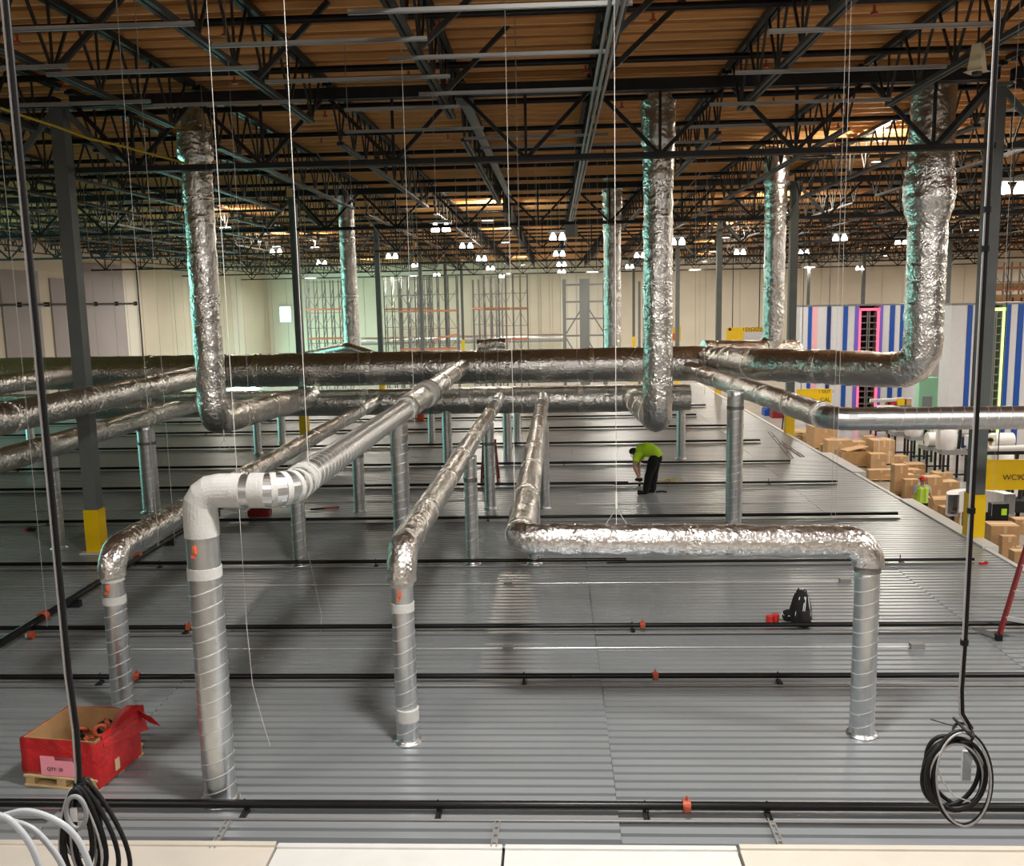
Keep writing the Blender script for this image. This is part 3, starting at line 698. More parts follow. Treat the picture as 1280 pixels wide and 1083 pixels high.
# loose channels at the front of the deck and at the far right
for i, (xa, ya, xb, yb, lab) in enumerate(((285, 1028, 265, 1062, 'short slotted channel lying at the front edge, left one'), (622, 1028, 617, 1061, 'short slotted channel lying at the front edge, middle one'), (963, 1025, 977, 1060, 'short slotted channel lying at the front edge, right one'),
                                          (962, 540, 990, 573, 'long channel lying at the far right of the deck'), (975, 552, 1003, 571, 'long channel beside another at the far right of the deck'))):
    a, b = on(xa, ya, 0.02), on(xb, yb, 0.02); m = MB(); sd = Vector((0.022, 0, 0)) if i < 3 else Vector((0.05, 0, 0))
    for s in (-1, 1): m.bar(a+sd*s, b+sd*s, 0.012, 0.035)
    m.bar(a-Vector((0, 0, 0.012)), b-Vector((0, 0, 0.012)), sd.x*2, 0.008)
    for k in range(3):
        c_ = a.lerp(b, 0.2+0.3*k); m.box((c_.x, c_.y, 0.02), (sd.x*2.6, 0.03, 0.03))
    tag(m.build('loose_channel', M['strut'], loc=(a.x, a.y, 0)), lab, 'channel', 'loose channels on the deck')

# ------------------------------------------------------------------ hanger wires
wn_ = [(150, 60, 10.0, 2.0, 'onto the left foil elbow'), (173, 70, 11.5, 1.6, 'far left over the deck'), (262, 60, 8.5, 0.35, 'past the foremost elbow, its tail near the deck'),
       (358, 60, 8.2, 3.12, 'onto the white elbow'), (503, 100, 12.0, 3.1, 'onto the bare spiral run'), (540, 100, 14.5, 3.1, 'onto the spiral run further back'), (632, 60, 11.0, 2.2, 'between the two foil runs'),
       (645, 100, 13.5, 2.2, 'beside the centre conduits'), (768, 60, 9.56, 2.33, 'bright, onto the level foil run'), (1063, 40, 9.52, 2.3, 'onto the right end of the level foil run'), (1057, 45, 9.9, 2.3, 'close beside another at the right end of the level run'),
       (432, 90, 15.0, 2.2, 'behind the spiral run'), (1272, 60, 11.5, 1.9, 'at the right edge over the red ladder'), (30, 480, 9.6, 1.2, 'far left edge in front of the branch ducts'), (265, 320, 16.5, 2.1, 'in front of the left roof riser'), (275, 320, 17.2, 2.4, 'right of the left roof riser'),
       (310, 480, 12.0, 2.0, 'with a loop above the left foil run')]
for i, (px, py, D, zb, lab) in enumerate(wn_):
    p = at(px, py, D); zt = 7.75
    t = thing('hanger_wire', 'thin hanger wire, %s' % lab, 'wire', (p.x, D, zb), 0, 'hanger wires')
    r = 0.0030 if i in (2, 3, 4, 6, 8) else 0.0020
    pts = [(p.x, D, zt), (p.x, D, zb+0.5), (p.x, D, zb)]
    if i == 2: pts = [(p.x, D, zt), (p.x, D, 1.6), (p.x+0.02, D, 1.0), (p.x+0.10, D, 0.6), (p.x+0.16, D, 0.35)]
    MB().sweep(pts, r, 6).build('wire', M['white_wire'] if r > 0.0025 else M['wire'], t)
    MB().rod((p.x, D, zt-0.05), (p.x, D, 8.85), 0.006, 6).build('clip', M['strut'], t)
    if i in (8, 14, 16):
        MB().rod((p.x, D, zb+0.16), (p.x, D, zb+0.34), 0.013, 6).build('turnbuckle', M['white_wire'], t); 
        for s in (-1, 1): MB().rod((p.x, D, zb+0.16), (p.x+s*0.12, D, zb-0.02), 0.004, 5).build('strand', M['wire'], t)
random.seed(11); far_w = []
for i in range(46):
    x = random.uniform(-14, 4) if i > 12 else -2.3+i*0.32
    y = random.choice((25.6, 25.6, 26.1, 22.5, 29.5, 34)); zb = 3.34 if y == 25.6 else 2.3
    if y == 26.1: y = 25.62; zb = 3.34
    far_w.append((x, y, zb))
for i, (x, y, zb) in enumerate(sorted(far_w, key=lambda q: q[0]/q[1])):
    o = MB().rod((x, y, zb), (x+random.uniform(-0.05, 0.05), y, 8.85), 0.0045, 5, False).build('hanger_wire', M['wire'], loc=(x, y, zb))
    tag(o, 'thin far hanger wire above the main ducts, %s from the left' % ORD[i], 'wire', 'far hanger wires')
for i, (xa, ya, xb, yb, D) in enumerate(((885, 205, 760, 355, 22), (735, 545-35, 800, 430, 24.5), (395, 190, 480, 300, 20), (1050, 165, 985, 270, 20))):
    a, b = at(xa, ya, D), at(xb, yb, D+0.5)
    tag(MB().rod(a, b, 0.007, 6).build('brace_wire', M['wire'], loc=tuple(a)), 'slanting brace wire, %s' % ['right of centre under the roof', 'across the two mains right of centre', 'left of centre under the roof', 'right under the roof lights'][i], 'wire', 'slanting brace wires')
for i, pts in enumerate((((455, 640, 21), (461, 690, 18), (455, 735, 16.5), (445, 745, 16)), ((385, 690, 15), (402, 770, 13), (398, 830, 12), (384, 862, 11.4)), ((303, 820, 12), (310, 832, 11.8), (330, 838, 11.6)))):
    P = [at(x, y, D) for x, y, D in pts]
    P[-1].z = max(P[-1].z, 0.03)
    tag(MB().sweep(P, 0.005, 6).build('loose_wire', M['white_wire'], loc=tuple(P[-1])), 'loose curling white wire end, %s' % ['by the pipe with the clamp band', 'right of the foremost riser', 'short one low at the foremost riser'][i], 'wire', 'loose wire ends')

# ------------------------------------------------------------------ hanging cables with coils
def two(name, pts, r, off, parent, m1='black', m2='grey_cable', r2=None):
    MB().sweep(pts, r, 10).build('black_cable', M[m1], parent)
    MB().sweep([(p[0]+off[0], p[1]+off[1], p[2]+off[2]) for p in pts], r2 or r*0.45, 8).build('grey_cable', M[m2], parent)
# right one, with the big round coil
D = 5.0; p0 = at(1201, 905, D); ctr = at(1193, 968, D)
t = thing('coiled_cable', 'black and white cable hanging at right with a round coil at its end', 'cable', (p0.x, D, p0.z))
two('c', [(p0.x, D, 8.0), (p0.x, D, p0.z+0.5), (p0.x-0.005, D, p0.z+0.2), (p0.x+0.005, D, p0.z+0.06), (p0.x+0.06, D, p0.z-0.03)], 0.0125, (-0.017, -0.008, 0.0), t)
random.seed(5)
for k in range(6):
    ax = 0.155+0.02*random.uniform(-1, 1); az = 0.232+0.025*random.uniform(-1, 1); cx = ctr.x+random.uniform(-0.03, 0.03); cz = ctr.z+random.uniform(-0.02, 0.02)
    if k == 0: az = 0.265; cz -= 0.01
    pts = []; sk = random.uniform(-0.10, 0.02)
    for q in range(40):
        th = 2*PI*q/40
        pts.append((cx+ax*math.cos(th)+sk*math.sin(th)*0.6, D-0.06+k*0.024+0.03*math.sin(th+k), cz+az*math.sin(th)))
    MB().sweep(pts, 0.0125, 8, closed=True).build('black_loop', M['black'], t)
    if k % 2 == 0: MB().sweep([(x+0.012*math.copysign(1, cx-x)*0.9, y-0.016, z) for x, y, z in pts], 0.0065, 8, closed=True).build('white_loop', M['grey_cable'], t)
for k in (0, 1): MB().sweep([(p0.x+0.01+0.035*math.cos(2*PI*q/12), D-0.01+0.10*math.sin(2*PI*q/12), p0.z-0.02-0.03*k+0.035*math.cos(2*PI*q/12)*(1 if k else -1)) for q in range(12)], 0.008, 6, closed=True).build('tie', M['black'], t)
MB().rod((p0.x-0.02, D, p0.z-0.02), (p0.x-0.19, D-0.05, p0.z+0.05), 0.003, 5).build('tie_tail', M['black'], t)
for z in (6.3, 5.1, 4.9, 3.5, 2.75): MB().rod((p0.x-0.006, D-0.004, z), (p0.x-0.006, D-0.004, z+0.03), 0.023, 8).build('cable_tie', M['black'], t)
MB().box((ctr.x+0.11, D+0.1, ctr.z), (0.05, 0.02, 0.18)).build('grey_tag', M['hose'], t)
MB().sweep([at(1170, 950, D), at(1177, 975, D), at(1192, 995, D), at(1213, 1003, D)], 0.004, 6).build('white_wire', M['white_wire'], t)
# left one, with long drooping loops
D = 4.2; p0 = at(100, 985, D)
t = thing('coiled_cable', 'black and white cable hanging at left with long drooping loops', 'cable', (p0.x, D, p0.z))
two('c', [(p0.x, D, 8.0), (p0.x, D, p0.z+0.6), (p0.x+0.012, D, p0.z+0.3), (p0.x+0.006, D, p0.z+0.1), (p0.x, D, p0.z)], 0.0125, (-0.017, -0.008, 0.0), t)
for k, (dx, w_, h) in enumerate(((-0.02, 0.09, 0.46), (0.02, 0.13, 0.52), (0.05, 0.17, 0.56), (0.01, 0.07, 0.5), (0.09, 0.18, 0.6), (-0.04, 0.10, 0.42))):
    pts = []
    for q in range(36):
        th = 2*PI*q/36; s = math.sin(th); g = (1-math.cos(th))/2
        pts.append((p0.x+dx*g+w_*s*(0.35+0.65*g), D-0.05+k*0.02+0.02*s, p0.z+0.02-h*g))
    MB().sweep(pts, 0.0125, 8, closed=True).build('black_loop', M['black'], t)
    if k % 2: MB().sweep([(x-0.014, y-0.016, z) for x, y, z in pts], 0.0065, 8, closed=True).build('white_loop', M['grey_cable'], t)
pts = [(p0.x+0.05*math.sin(2*PI*q/30)+0.02, D-0.09, p0.z-0.08-0.085*math.cos(2*PI*q/30)) for q in range(30)]
MB().sweep(pts, 0.0115, 8, closed=True).build('grey_loop', M['grey_plastic'], t)
MB().box((p0.x-0.01, D-0.06, p0.z-0.11), (0.035, 0.012, 0.07)).build('white_tag', M['white'], t)
MB().rod((p0.x, D, p0.z-0.01), (p0.x, D, p0.z+0.03), 0.03, 8).build('cable_tie', M['black'], t)
# pale hoses in the bottom left corner
for i, (pts, lab) in enumerate((([(-60, 1010), (0, 1020), (20, 1033), (37, 1055), (49, 1083), (62, 1130), (70, 1200)], 'lower arch'), ([(-50, 1040), (8, 1019), (37, 1015), (68, 1025), (90, 1041), (105, 1065), (115, 1100), (120, 1180)], 'tallest arch'),
                                ([(-40, 1040), (0, 1026), (18, 1028), (41, 1037), (62, 1058), (78, 1083), (90, 1120), (96, 1190)], 'middle arch'))):
    P = [at(x, y, 3.4+0.12*i) for x, y in pts]
    Q = []
    for k in range(len(P)-1):
        p_, a, b, n_ = P[max(0, k-1)], P[k], P[k+1], P[min(len(P)-1, k+2)]
        for s in range(5):
            u = s/5; Q.append(0.5*((2*a)+(b-p_)*u+(2*p_-5*a+4*b-n_)*u*u+(3*a-p_-3*b+n_)*u**3))
    Q.append(P[-1])
    tag(MB().sweep(Q, 0.0135, 12).build('pale_hose', M['hose'], loc=tuple(P[-1])), 'pale grey hose arching in the bottom left corner, %s' % lab, 'hose', 'pale hoses')

# ------------------------------------------------------------------ red bin on a pallet
cL, cM, cR = on(31, 983), on(123, 991), on(191, 944)
e = (cM-cL); e.z = 0; wid = e.length; e.normalize(); nrm = Vector((-e.y, e.x, 0)); dep = 0.78; rz = math.atan2(e.y, e.x)
cc = cM-e*wid/2+nrm*dep/2
zt = at(104, 930, cM.y).z; zp = 0.125
t = thing('wooden_pallet', 'small wooden pallet under the red wrapped bin', 'pallet', (cc.x, cc.y, 0), rz)
def lb(m, name, mt, par, **k): return m.build(name, M[mt], par, world=False)
for k in range(3): lb(MB().box((-wid/2+0.06+k*(wid-0.12)/2, 0, 0.065), (0.10, dep-0.02, 0.075)), 'stringer', 'pallet', t)
for k in range(5): lb(MB().box((0, -dep/2+0.05+k*(dep-0.1)/4, 0.115), (wid, 0.11, 0.02)), 'slat', 'pallet', t)
for k in range(3): lb(MB().box((0, -dep/2+0.05+k*(dep-0.1)/2, 0.014), (wid, 0.10, 0.022)), 'slat', 'pallet', t)
t = thing('pallet_bin', 'open cardboard bin wrapped in red film, set on the small pallet', 'bin', (cc.x, cc.y, zp), rz)
H = zt-zp; w2, d2 = wid/2-0.01, dep/2-0.02
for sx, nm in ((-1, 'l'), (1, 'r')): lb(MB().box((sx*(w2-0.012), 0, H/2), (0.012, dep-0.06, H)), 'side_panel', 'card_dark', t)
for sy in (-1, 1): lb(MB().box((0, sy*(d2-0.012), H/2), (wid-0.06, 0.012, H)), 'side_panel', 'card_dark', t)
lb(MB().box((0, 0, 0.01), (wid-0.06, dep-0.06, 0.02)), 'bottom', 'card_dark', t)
lb(MB().bar((-w2+0.03, d2-0.02, 0.02), (-w2+0.03, d2-0.02, H-0.02), 0.05, 0.05), 'corner_post', 'card', t)
def film():
    m = MB(); n = 14; vs = []; fs = []
    per = [(-w2, -d2), (w2, -d2), (w2, d2), (-w2, d2)]; P = []
    for i in range(4):
        a, b = Vector(per[i]), Vector(per[(i+1) % 4])
        for k in range(n): P.append(a.lerp(b, k/n))
    N = len(P); rows_ = 7
    for jj in range(rows_+1):
        z = -0.10+(H+0.10)*jj/rows_
        for i, p in enumerate(P):
            side = i//n; zz = z
            if side == 0: zz = 0.02+(H-0.02)*jj/rows_
            if side == 3 or side == 2: zz = 0.03+(H-0.03)*jj/rows_
            o = 1+(0.05 if (side == 1 or i in (0, 3*n)) else 0.012)+0.02*noise.noise(Vector((p.x*7, p.y*7, zz*7)))
            if jj == rows_: zz += 0.02*noise.noise(Vector((p.x*5, p.y*5, 3)))
            vs.append((p.x*o, p.y*o, zz))
    for jj in range(rows_):
        for i in range(N): fs.append((jj*N+i, jj*N+(i+1) % N, (jj+1)*N+(i+1) % N, (jj+1)*N+i))
    return m.add(vs, fs, True)
lb(film(), 'red_film', 'red_film', t)
m = MB(); vs = []; fs = []
for i in range(9):
    u = i/8; y = -d2+0.1+u*(2*d2-0.02)
    for k, (dx, dz) in enumerate(((-0.03-0.18*u*math.sin(u*2.0), -0.0+0.0*u), (0.012, 0.014), (0.025, -0.06-0.10*u), (0.03+0.02*u, -0.10-0.16*u))):
        vs.append((w2+dx, y, H+dz+0.012*noise.noise(Vector((i*1.3, k, 2)))))
for i in range(8):
    for k in range(3): fs.append((i*4+k, i*4+k+1, i*4+5+k, i*4+4+k))
m.add(vs, fs, True); lb(m, 'film_fold', 'red_film', t)
m = MB().add([(w2-0.06, d2+0.01, H+0.01), (w2+0.05, d2-0.05, H), (w2+0.13, d2+0.03, H-0.09), (w2+0.21, d2+0.06, H-0.20), (w2+0.10, d2+0.05, H-0.17), (w2+0.02, d2+0.03, H-0.10)], [(0, 1, 2, 5), (2, 3, 4, 5)], True)
lb(m, 'film_tail', 'red_film', t)
lab_ = lb(MB().box((-0.03, -d2-0.012, H*0.28), (0.36, 0.004, 0.20)), 'label_sheet', 'pink', t); lab_.location = (0, 0, 0)
lb(MB().box((0.10, -d2-0.0125, H*0.28+0.10), (0.30, 0.003, 0.07)), 'torn_film', 'red_film', t)
def text(s, size, mt, parent, loc, rot, al='LEFT', ext=0.002):
    cu = bpy.data.curves.new('lettering', 'FONT'); cu.body = s; cu.size = size; cu.extrude = ext; cu.align_x = al; cu.align_y = 'CENTER'
    o = bpy.data.objects.new('lettering', cu); dg = bpy.context.evaluated_depsgraph_get()
    C.objects.link(o); dg.update(); me = bpy.data.meshes.new_from_object(o.evaluated_get(dg)); C.objects.unlink(o); bpy.data.objects.remove(o)
    me.materials.clear(); me.materials.append(M[mt]); o = bpy.data.objects.new('lettering', me); C.objects.link(o)
    o.parent = parent; o.location = loc; o.rotation_euler = rot; return o
text('QTY: 20', 0.05, 'ink', lab_, (-0.14, -d2-0.016, H*0.28-0.03), (PI/2, 0, 0))
lb(MB().box((0.14, -d2-0.01, H*0.22), (0.1, 0.004, 0.14)), 'label_corner', 'pink', t)
lb(MB().box((w2*1.05+0.012, -d2*0.25, 0.02), (0.01, 0.07, 0.12)), 'torn_patch', 'tape', t)
random.seed(3)
for k in range(9):
    x, y = random.uniform(-0.1, 0.25), random.uniform(-0.2, 0.15); z = 0.10+0.03*k
    p = Matrix.Rotation(rz, 3, 'Z') @ Vector((x, y, 0)); q = Vector((cc.x+p.x, cc.y+p.y, zp+z))
    u = Vector((random.uniform(-1, 1), random.uniform(-1, 1), random.uniform(-0.6, 0.6))).normalized()
    ax = u.orthogonal().normalized(); bx = u.cross(ax)
    tc = thing('pipe_coupling', '%s pipe coupling lying loose inside the red bin' % ('rusty orange' if k % 3 else 'black'), 'coupling', q, 0, 'couplings inside the red bin')
    MB().sweep([q+ax*0.055*math.cos(a_)+bx*0.055*math.sin(a_) for a_ in [2*PI*i/14 for i in range(14)]], 0.021, 8, closed=True).build('ring', M['orange' if k % 3 else 'black_steel'], tc)
    for s in (-1, 1): MB().bar(q+ax*s*0.065-u*0.02, q+ax*s*0.105+u*0.0, 0.03, 0.03).build('bolt_lug', M['orange' if k % 3 else 'black_steel'], tc)

# ------------------------------------------------------------------ backpack and small red things
p = on(1001, 781); t = thing('backpack', 'black backpack with pale piping standing on the deck', 'backpack', p)
m = MB()
m.sweep([(p.x, p.y, 0.02), (p.x, p.y, 0.10), (p.x, p.y, 0.25), (p.x-0.005, p.y, 0.38), (p.x-0.01, p.y+0.01, 0.46), (p.x-0.02, p.y+0.01, 0.505)], [0.135, 0.15, 0.145, 0.12, 0.085, 0.03], 18, rf=lambda i, a_, l: 1+0.05*noise.noise(Vector((math.cos(a_)*2, math.sin(a_)*2, l*6))))
m.build('body', M['black_cloth'], t)
MB().sweep([(p.x+0.02, p.y-0.10, 0.03), (p.x+0.02, p.y-0.115, 0.12), (p.x+0.015, p.y-0.10, 0.22), (p.x+0.01, p.y-0.07, 0.26)], [0.08, 0.09, 0.08, 0.03], 14).build('front_pocket', M['black_cloth'], t)
for x0, x1 in ((-0.10, -0.05), (-0.02, 0.02), (0.0, 0.035), (0.10, 0.07)):
    MB().sweep([(p.x+x0, p.y-0.145+abs(x0)*0.5, 0.06), (p.x+x0*1.05, p.y-0.158+abs(x0)*0.6, 0.2), (p.x+(x0+x1)/2, p.y-0.14+abs(x0)*0.4, 0.33), (p.x+x1, p.y-0.09, 0.44)], 0.006, 6).build('pale_piping', M['vest_stripe'], t)
MB().sweep([(p.x+0.02, p.y, 0.47), (p.x+0.045, p.y, 0.53), (p.x+0.065, p.y, 0.50), (p.x+0.07, p.y, 0.43)], 0.010, 8).build('carry_loop', M['black_cloth'], t)
MB().sweep([(p.x-0.03, p.y, 0.48), (p.x-0.045, p.y, 0.54), (p.x-0.07, p.y, 0.49)], 0.012, 8).build('strap_end', M['black_cloth'], t)
MB().sweep([(p.x-0.12, p.y, 0.35), (p.x-0.17, p.y-0.03, 0.22), (p.x-0.14, p.y-0.05, 0.1)], 0.014, 8).build('shoulder_strap', M['black_cloth'], t)
q = on(985, 776); t = thing('tool_pouch', 'small black pouch with pale straps beside the backpack', 'pouch', q)
MB().sweep([(q.x, q.y, 0.01), (q.x, q.y, 0.06), (q.x, q.y, 0.13), (q.x, q.y, 0.16)], [0.06, 0.085, 0.075, 0.03], 14, rf=lambda i, a_, l: 1+0.12*noise.noise(Vector((math.cos(a_)*2, math.sin(a_)*2, l*9)))).build('body', M['black_cloth'], t)
MB().sweep([(q.x-0.06, q.y-0.03, 0.08), (q.x-0.10, q.y-0.05, 0.14), (q.x-0.12, q.y-0.05, 0.06)], 0.007, 6).build('strap', M['vest_stripe'], t)
MB().sweep([(q.x-0.02, q.y-0.085, 0.1), (q.x+0.04, q.y-0.08, 0.09)], 0.008, 6).build('strap', M['vest_stripe'], t)
for i, (px, py, lab) in enumerate(((962, 779, 'red plastic cup on the deck by the backpack, nearer of two'), (969, 777, 'red plastic cup on the deck by the backpack, farther of two'))):
    q = on(px, py); t = thing('red_cup', lab, 'cup', q, 0, 'red cups by the backpack')
    MB().sweep([(q.x, q.y, 0), (q.x, q.y, 0.02), (q.x, q.y, 0.085), (q.x, q.y, 0.10)], [0.048, 0.052, 0.052, 0.044], 14).build('cup', M['red'], t)
    MB().sweep([(q.x, q.y, 0.085), (q.x, q.y, 0.108)], 0.056, 14).build('rim', M['red'], t)
q = on(325, 645); t = thing('tool_tray', 'dark red open tool tray on the deck behind the white elbow', 'tray', q)
MB().box((q.x, q.y, 0.02), (0.48, 0.24, 0.03)).build('base', M['dark_red'], t)
for sy in (-1, 1): MB().box((q.x, q.y+sy*0.115, 0.08), (0.48, 0.012, 0.13)).build('side', M['dark_red'], t)
for sx in (-1, 1): MB().box((q.x+sx*0.235, q.y, 0.08), (0.012, 0.24, 0.13)).build('side', M['dark_red'], t)
MB().rod((q.x-0.1, q.y, 0.1), (q.x+0.15, q.y, 0.13), 0.02).build('handle', M['black'], t)
q = on(405, 637); a = on(388, 637, 0.03); b = on(424, 634, 0.03)
t = thing('pry_bar', 'long red handled tool lying on the deck right of a spiral pipe', 'tool', q)
MB().rod(a, a.lerp(b, 0.5), 0.02).build('dark_shaft', M['black'], t); MB().rod(a.lerp(b, 0.5), b, 0.02).build('red_handle', M['red'], t)
p = on(526, 526); t = thing('orange_crate', 'small bright orange crate far back on the deck under the lower main', 'crate', p)
MB().box((p.x, p.y, 0.21), (0.28, 0.28, 0.42)).build('body', M['damper'], t); MB().box((p.x, p.y, 0.43), (0.31, 0.31, 0.035)).build('lid', M['damper'], t)
p = on(40, 664); t = thing('clamp_scrap', 'small black and red fitting on the deck at far left', 'fitting', p)
MB().box((p.x, p.y, 0.04), (0.14, 0.1, 0.07)).build('body', M['black_steel'], t); MB().box((p.x-0.11, p.y, 0.03), (0.06, 0.07, 0.05)).build('red_end', M['red'], t)
p = on(40, 799); t = thing('loose_coupling', 'orange coupling lying on the deck by the thick black pipe', 'coupling', p)
MB().rod((p.x-0.03, p.y, 0.06), (p.x+0.03, p.y, 0.06), 0.06, 12).build('ring', M['orange'], t); MB().box((p.x-0.06, p.y, 0.05), (0.05, 0.05, 0.05)).build('lug', M['white'], t)
p = on(1229, 706); t = thing('red_scrap', 'small red offcut near the right deck edge behind the black cable', 'scrap', p)
MB().box((p.x, p.y, 0.02), (0.13, 0.06, 0.04), 0.3).build('body', M['red'], t); MB().box((p.x+0.05, p.y, 0.045), (0.04, 0.05, 0.02), 0.3).build('tab', M['red'], t)
p = on(838, 604); t = thing('yellow_cable_pile', 'loose pile of yellow cable on the deck right of the bending worker', 'cable', p)
random.seed(9)
for k in range(4):
    pts = [(p.x+0.06*k-0.1+(0.13+0.05*k)*math.cos(2*PI*i/22)+0.03*random.uniform(-1, 1), p.y+0.05*(k%2)+(0.34-0.05*k)*math.sin(2*PI*i/22)+0.03*random.uniform(-1, 1), 0.012+0.012*k+0.03*random.random()) for i in range(22)]
    MB().sweep(pts, 0.007, 6, closed=True).build('cable_loop', M['yellow_cable'], t)
MB().sweep([(p.x-0.2, p.y, 0.015), (p.x-0.45, p.y+0.15, 0.015), (p.x-0.6, p.y+0.05, 0.015)], 0.011, 6).build('cable_end', M['yellow_cable'], t)

# ------------------------------------------------------------------ ladders
p = on(1247, 801); t = thing('stepladder', 'red fibreglass stepladder with grey rungs cut by the right frame edge', 'ladder', p)
top = at(1296, 640, p.y+0.75); r2 = Vector((p.x+0.50, p.y-0.30, 0)); off = r2-Vector((p.x, p.y, 0)); f0 = Vector((p.x, p.y, 0.0))
up_ = (top-f0)
MB().bar(f0+up_*0.02, top, 0.035, 0.075, (0, 1, 0)).build('side_rail', M['dark_red'], t)
MB().bar(r2+up_*0.02, top+off*0.75, 0.035, 0.075, (0, 1, 0)).build('side_rail', M['dark_red'], t)
for s, ttop in ((f0, top), (r2, top+off*0.75)):
    MB().box((s.x+0.01, s.y, 0.045), (0.07, 0.09, 0.09)).build('foot', M['black'], t)
for k in range(5):
    u = 0.17+k*0.20
    a = f0.lerp(top, u); b = r2.lerp(top+off*0.75, u); MB().bar(a, b, 0.05, 0.055).build('rung', M['conduit'], t)
b0 = Vector((2*top.x-p.x, 2*top.y-p.y, 0)); MB().bar(b0, top+Vector((0.05, 0.06, 0)), 0.035, 0.06, (0, 1, 0)).build('rear_rail', M['dark_red'], t)
MB().bar(b0+off*0.8, top+off*0.75+Vector((0.05, 0.06, 0)), 0.035, 0.06, (0, 1, 0)).build('rear_rail', M['dark_red'], t)
a, b = on(1221, 788, 0.03), on(1246, 797, 0.03)
o = channel(0, (b-a).length, 0, 0.02, wd=0.06).build('loose_channel', M['strut'], loc=(0, 0, 0)); o.location = (a.x, a.y, 0); o.rotation_euler = (0, 0, math.atan2(b.y-a.y, b.x-a.x))
tag(o, 'short channel lying against the foot of the stepladder', 'channel', 'loose channels on the deck')
p = on(602, 604); t = thing('stepladder', 'small dark red stepladder far back between spiral pipes', 'ladder', p)
for sx in (0, 1):
    MB().bar((p.x+sx*0.42, p.y, 0.0), (p.x+0.06+sx*0.30, p.y+0.25, 1.1), 0.05, 0.05).build('side_rail', M['dark_red'], t)
    MB().bar((p.x+sx*0.42, p.y+0.6, 0.0), (p.x+0.06+sx*0.30, p.y+0.25, 1.1), 0.05, 0.05).build('rear_rail', M['dark_red'], t)
for k in range(4): MB().span((p.x+0.03+k*0.01, p.y+0.05*k, 0.22+k*0.25), (p.x+0.40-k*0.01, p.y+0.05*k+0.08, 0.25+k*0.25)).build('rung', M['strut'], t)

# ------------------------------------------------------------------ people
def skin(name, J, E, root, mt, parent, sub=1):
    me = bpy.data.meshes.new(name); names = list(J); idx = {n: i for i, n in enumerate(names)}
    me.from_pydata([J[n][0] for n in names], [(idx[a], idx[b]) for a, b in E], []); me.update()
    o = bpy.data.objects.new(name, me); C.objects.link(o)
    md = o.modifiers.new('skin', 'SKIN'); sv = me.skin_vertices[0].data
    for n in names:
        r = J[n][1]; r = r if isinstance(r, tuple) else (r, r)
        sv[idx[n]].radius = r; sv[idx[n]].use_root = (n == root)
    s = o.modifiers.new('sub', 'SUBSURF'); s.levels = sub; s.render_levels = sub
    dg = bpy.context.evaluated_depsgraph_get(); dg.update()
    m2 = bpy.data.meshes.new_from_object(o.evaluated_get(dg)); m2.name = name
    for pl in m2.polygons: pl.use_smooth = True
    m2.materials.clear(); m2.materials.append(M[mt])
    C.objects.unlink(o); bpy.data.objects.remove(o)
    o = bpy.data.objects.new(name, m2); C.objects.link(o); o.parent = parent
    return o
def hand(J, E, wrist, tip, side, tag_):
    """palm, four fingers and a thumb rooted at the wrist joint"""
    w_ = Vector(J[wrist][0]); d = (Vector(tip)-w_).normalized(); s = Vector(side).normalized(); s = (s-d*s.dot(d)).normalized(); nn = d.cross(s)
    J['palm'+tag_] = (w_+d*0.055, (0.034, 0.022)); E.append((wrist, 'palm'+tag_))
    for k, ln in enumerate((0.065, 0.078, 0.072, 0.055)):
        o = s*(-0.027+0.018*k)
        J['k%d%s' % (k, tag_)] = (w_+d*0.10+o, 0.010); J['m%d%s' % (k, tag_)] = (w_+d*(0.10+ln*0.55)+o+nn*0.012, 0.009); J['t%d%s' % (k, tag_)] = (w_+d*(0.10+ln*0.8)+o+nn*0.04, 0.008)
        E += [('palm'+tag_, 'k%d%s' % (k, tag_)), ('k%d%s' % (k, tag_), 'm%d%s' % (k, tag_)), ('m%d%s' % (k, tag_), 't%d%s' % (k, tag_))]
    J['h1'+tag_] = (w_+d*0.06-s*0.045, 0.011); J['h2'+tag_] = (w_+d*0.10-s*0.055+nn*0.02, 0.009); E += [('palm'+tag_, 'h1'+tag_), ('h1'+tag_, 'h2'+tag_)]
def face(parent, c, fwd, r, mt='skin'):
    """nose, ears, eyes on a head centred at c looking along fwd"""
    c = Vector(c); f_ = Vector(fwd).normalized(); s = f_.cross(UP); s = s.normalized() if s.length > 0.1 else Vector((0, 1, 0)); u = s.cross(f_)
    MB().ell(c+f_*r*1.05-u*0.02, 0.016, 0.016, 0.022, 8, 6).build('nose', M['skin'], parent, world=False)
    for k in (-1, 1):
        MB().ell(c+s*k*r*0.98-u*0.01, 0.022, 0.022, 0.032, 8, 6).build('ear', M['skin'], parent, world=False)
        MB().ell(c+f_*r*0.93+s*k*0.032+u*0.012, 0.012, 0.012, 0.008, 8, 6).build('eye', M['ink'], parent, world=False)
    MB().ell(c+f_*r*0.95-u*0.062, 0.022, 0.016, 0.007, 8, 6).build('mouth', M['dark_red'], parent, world=False)
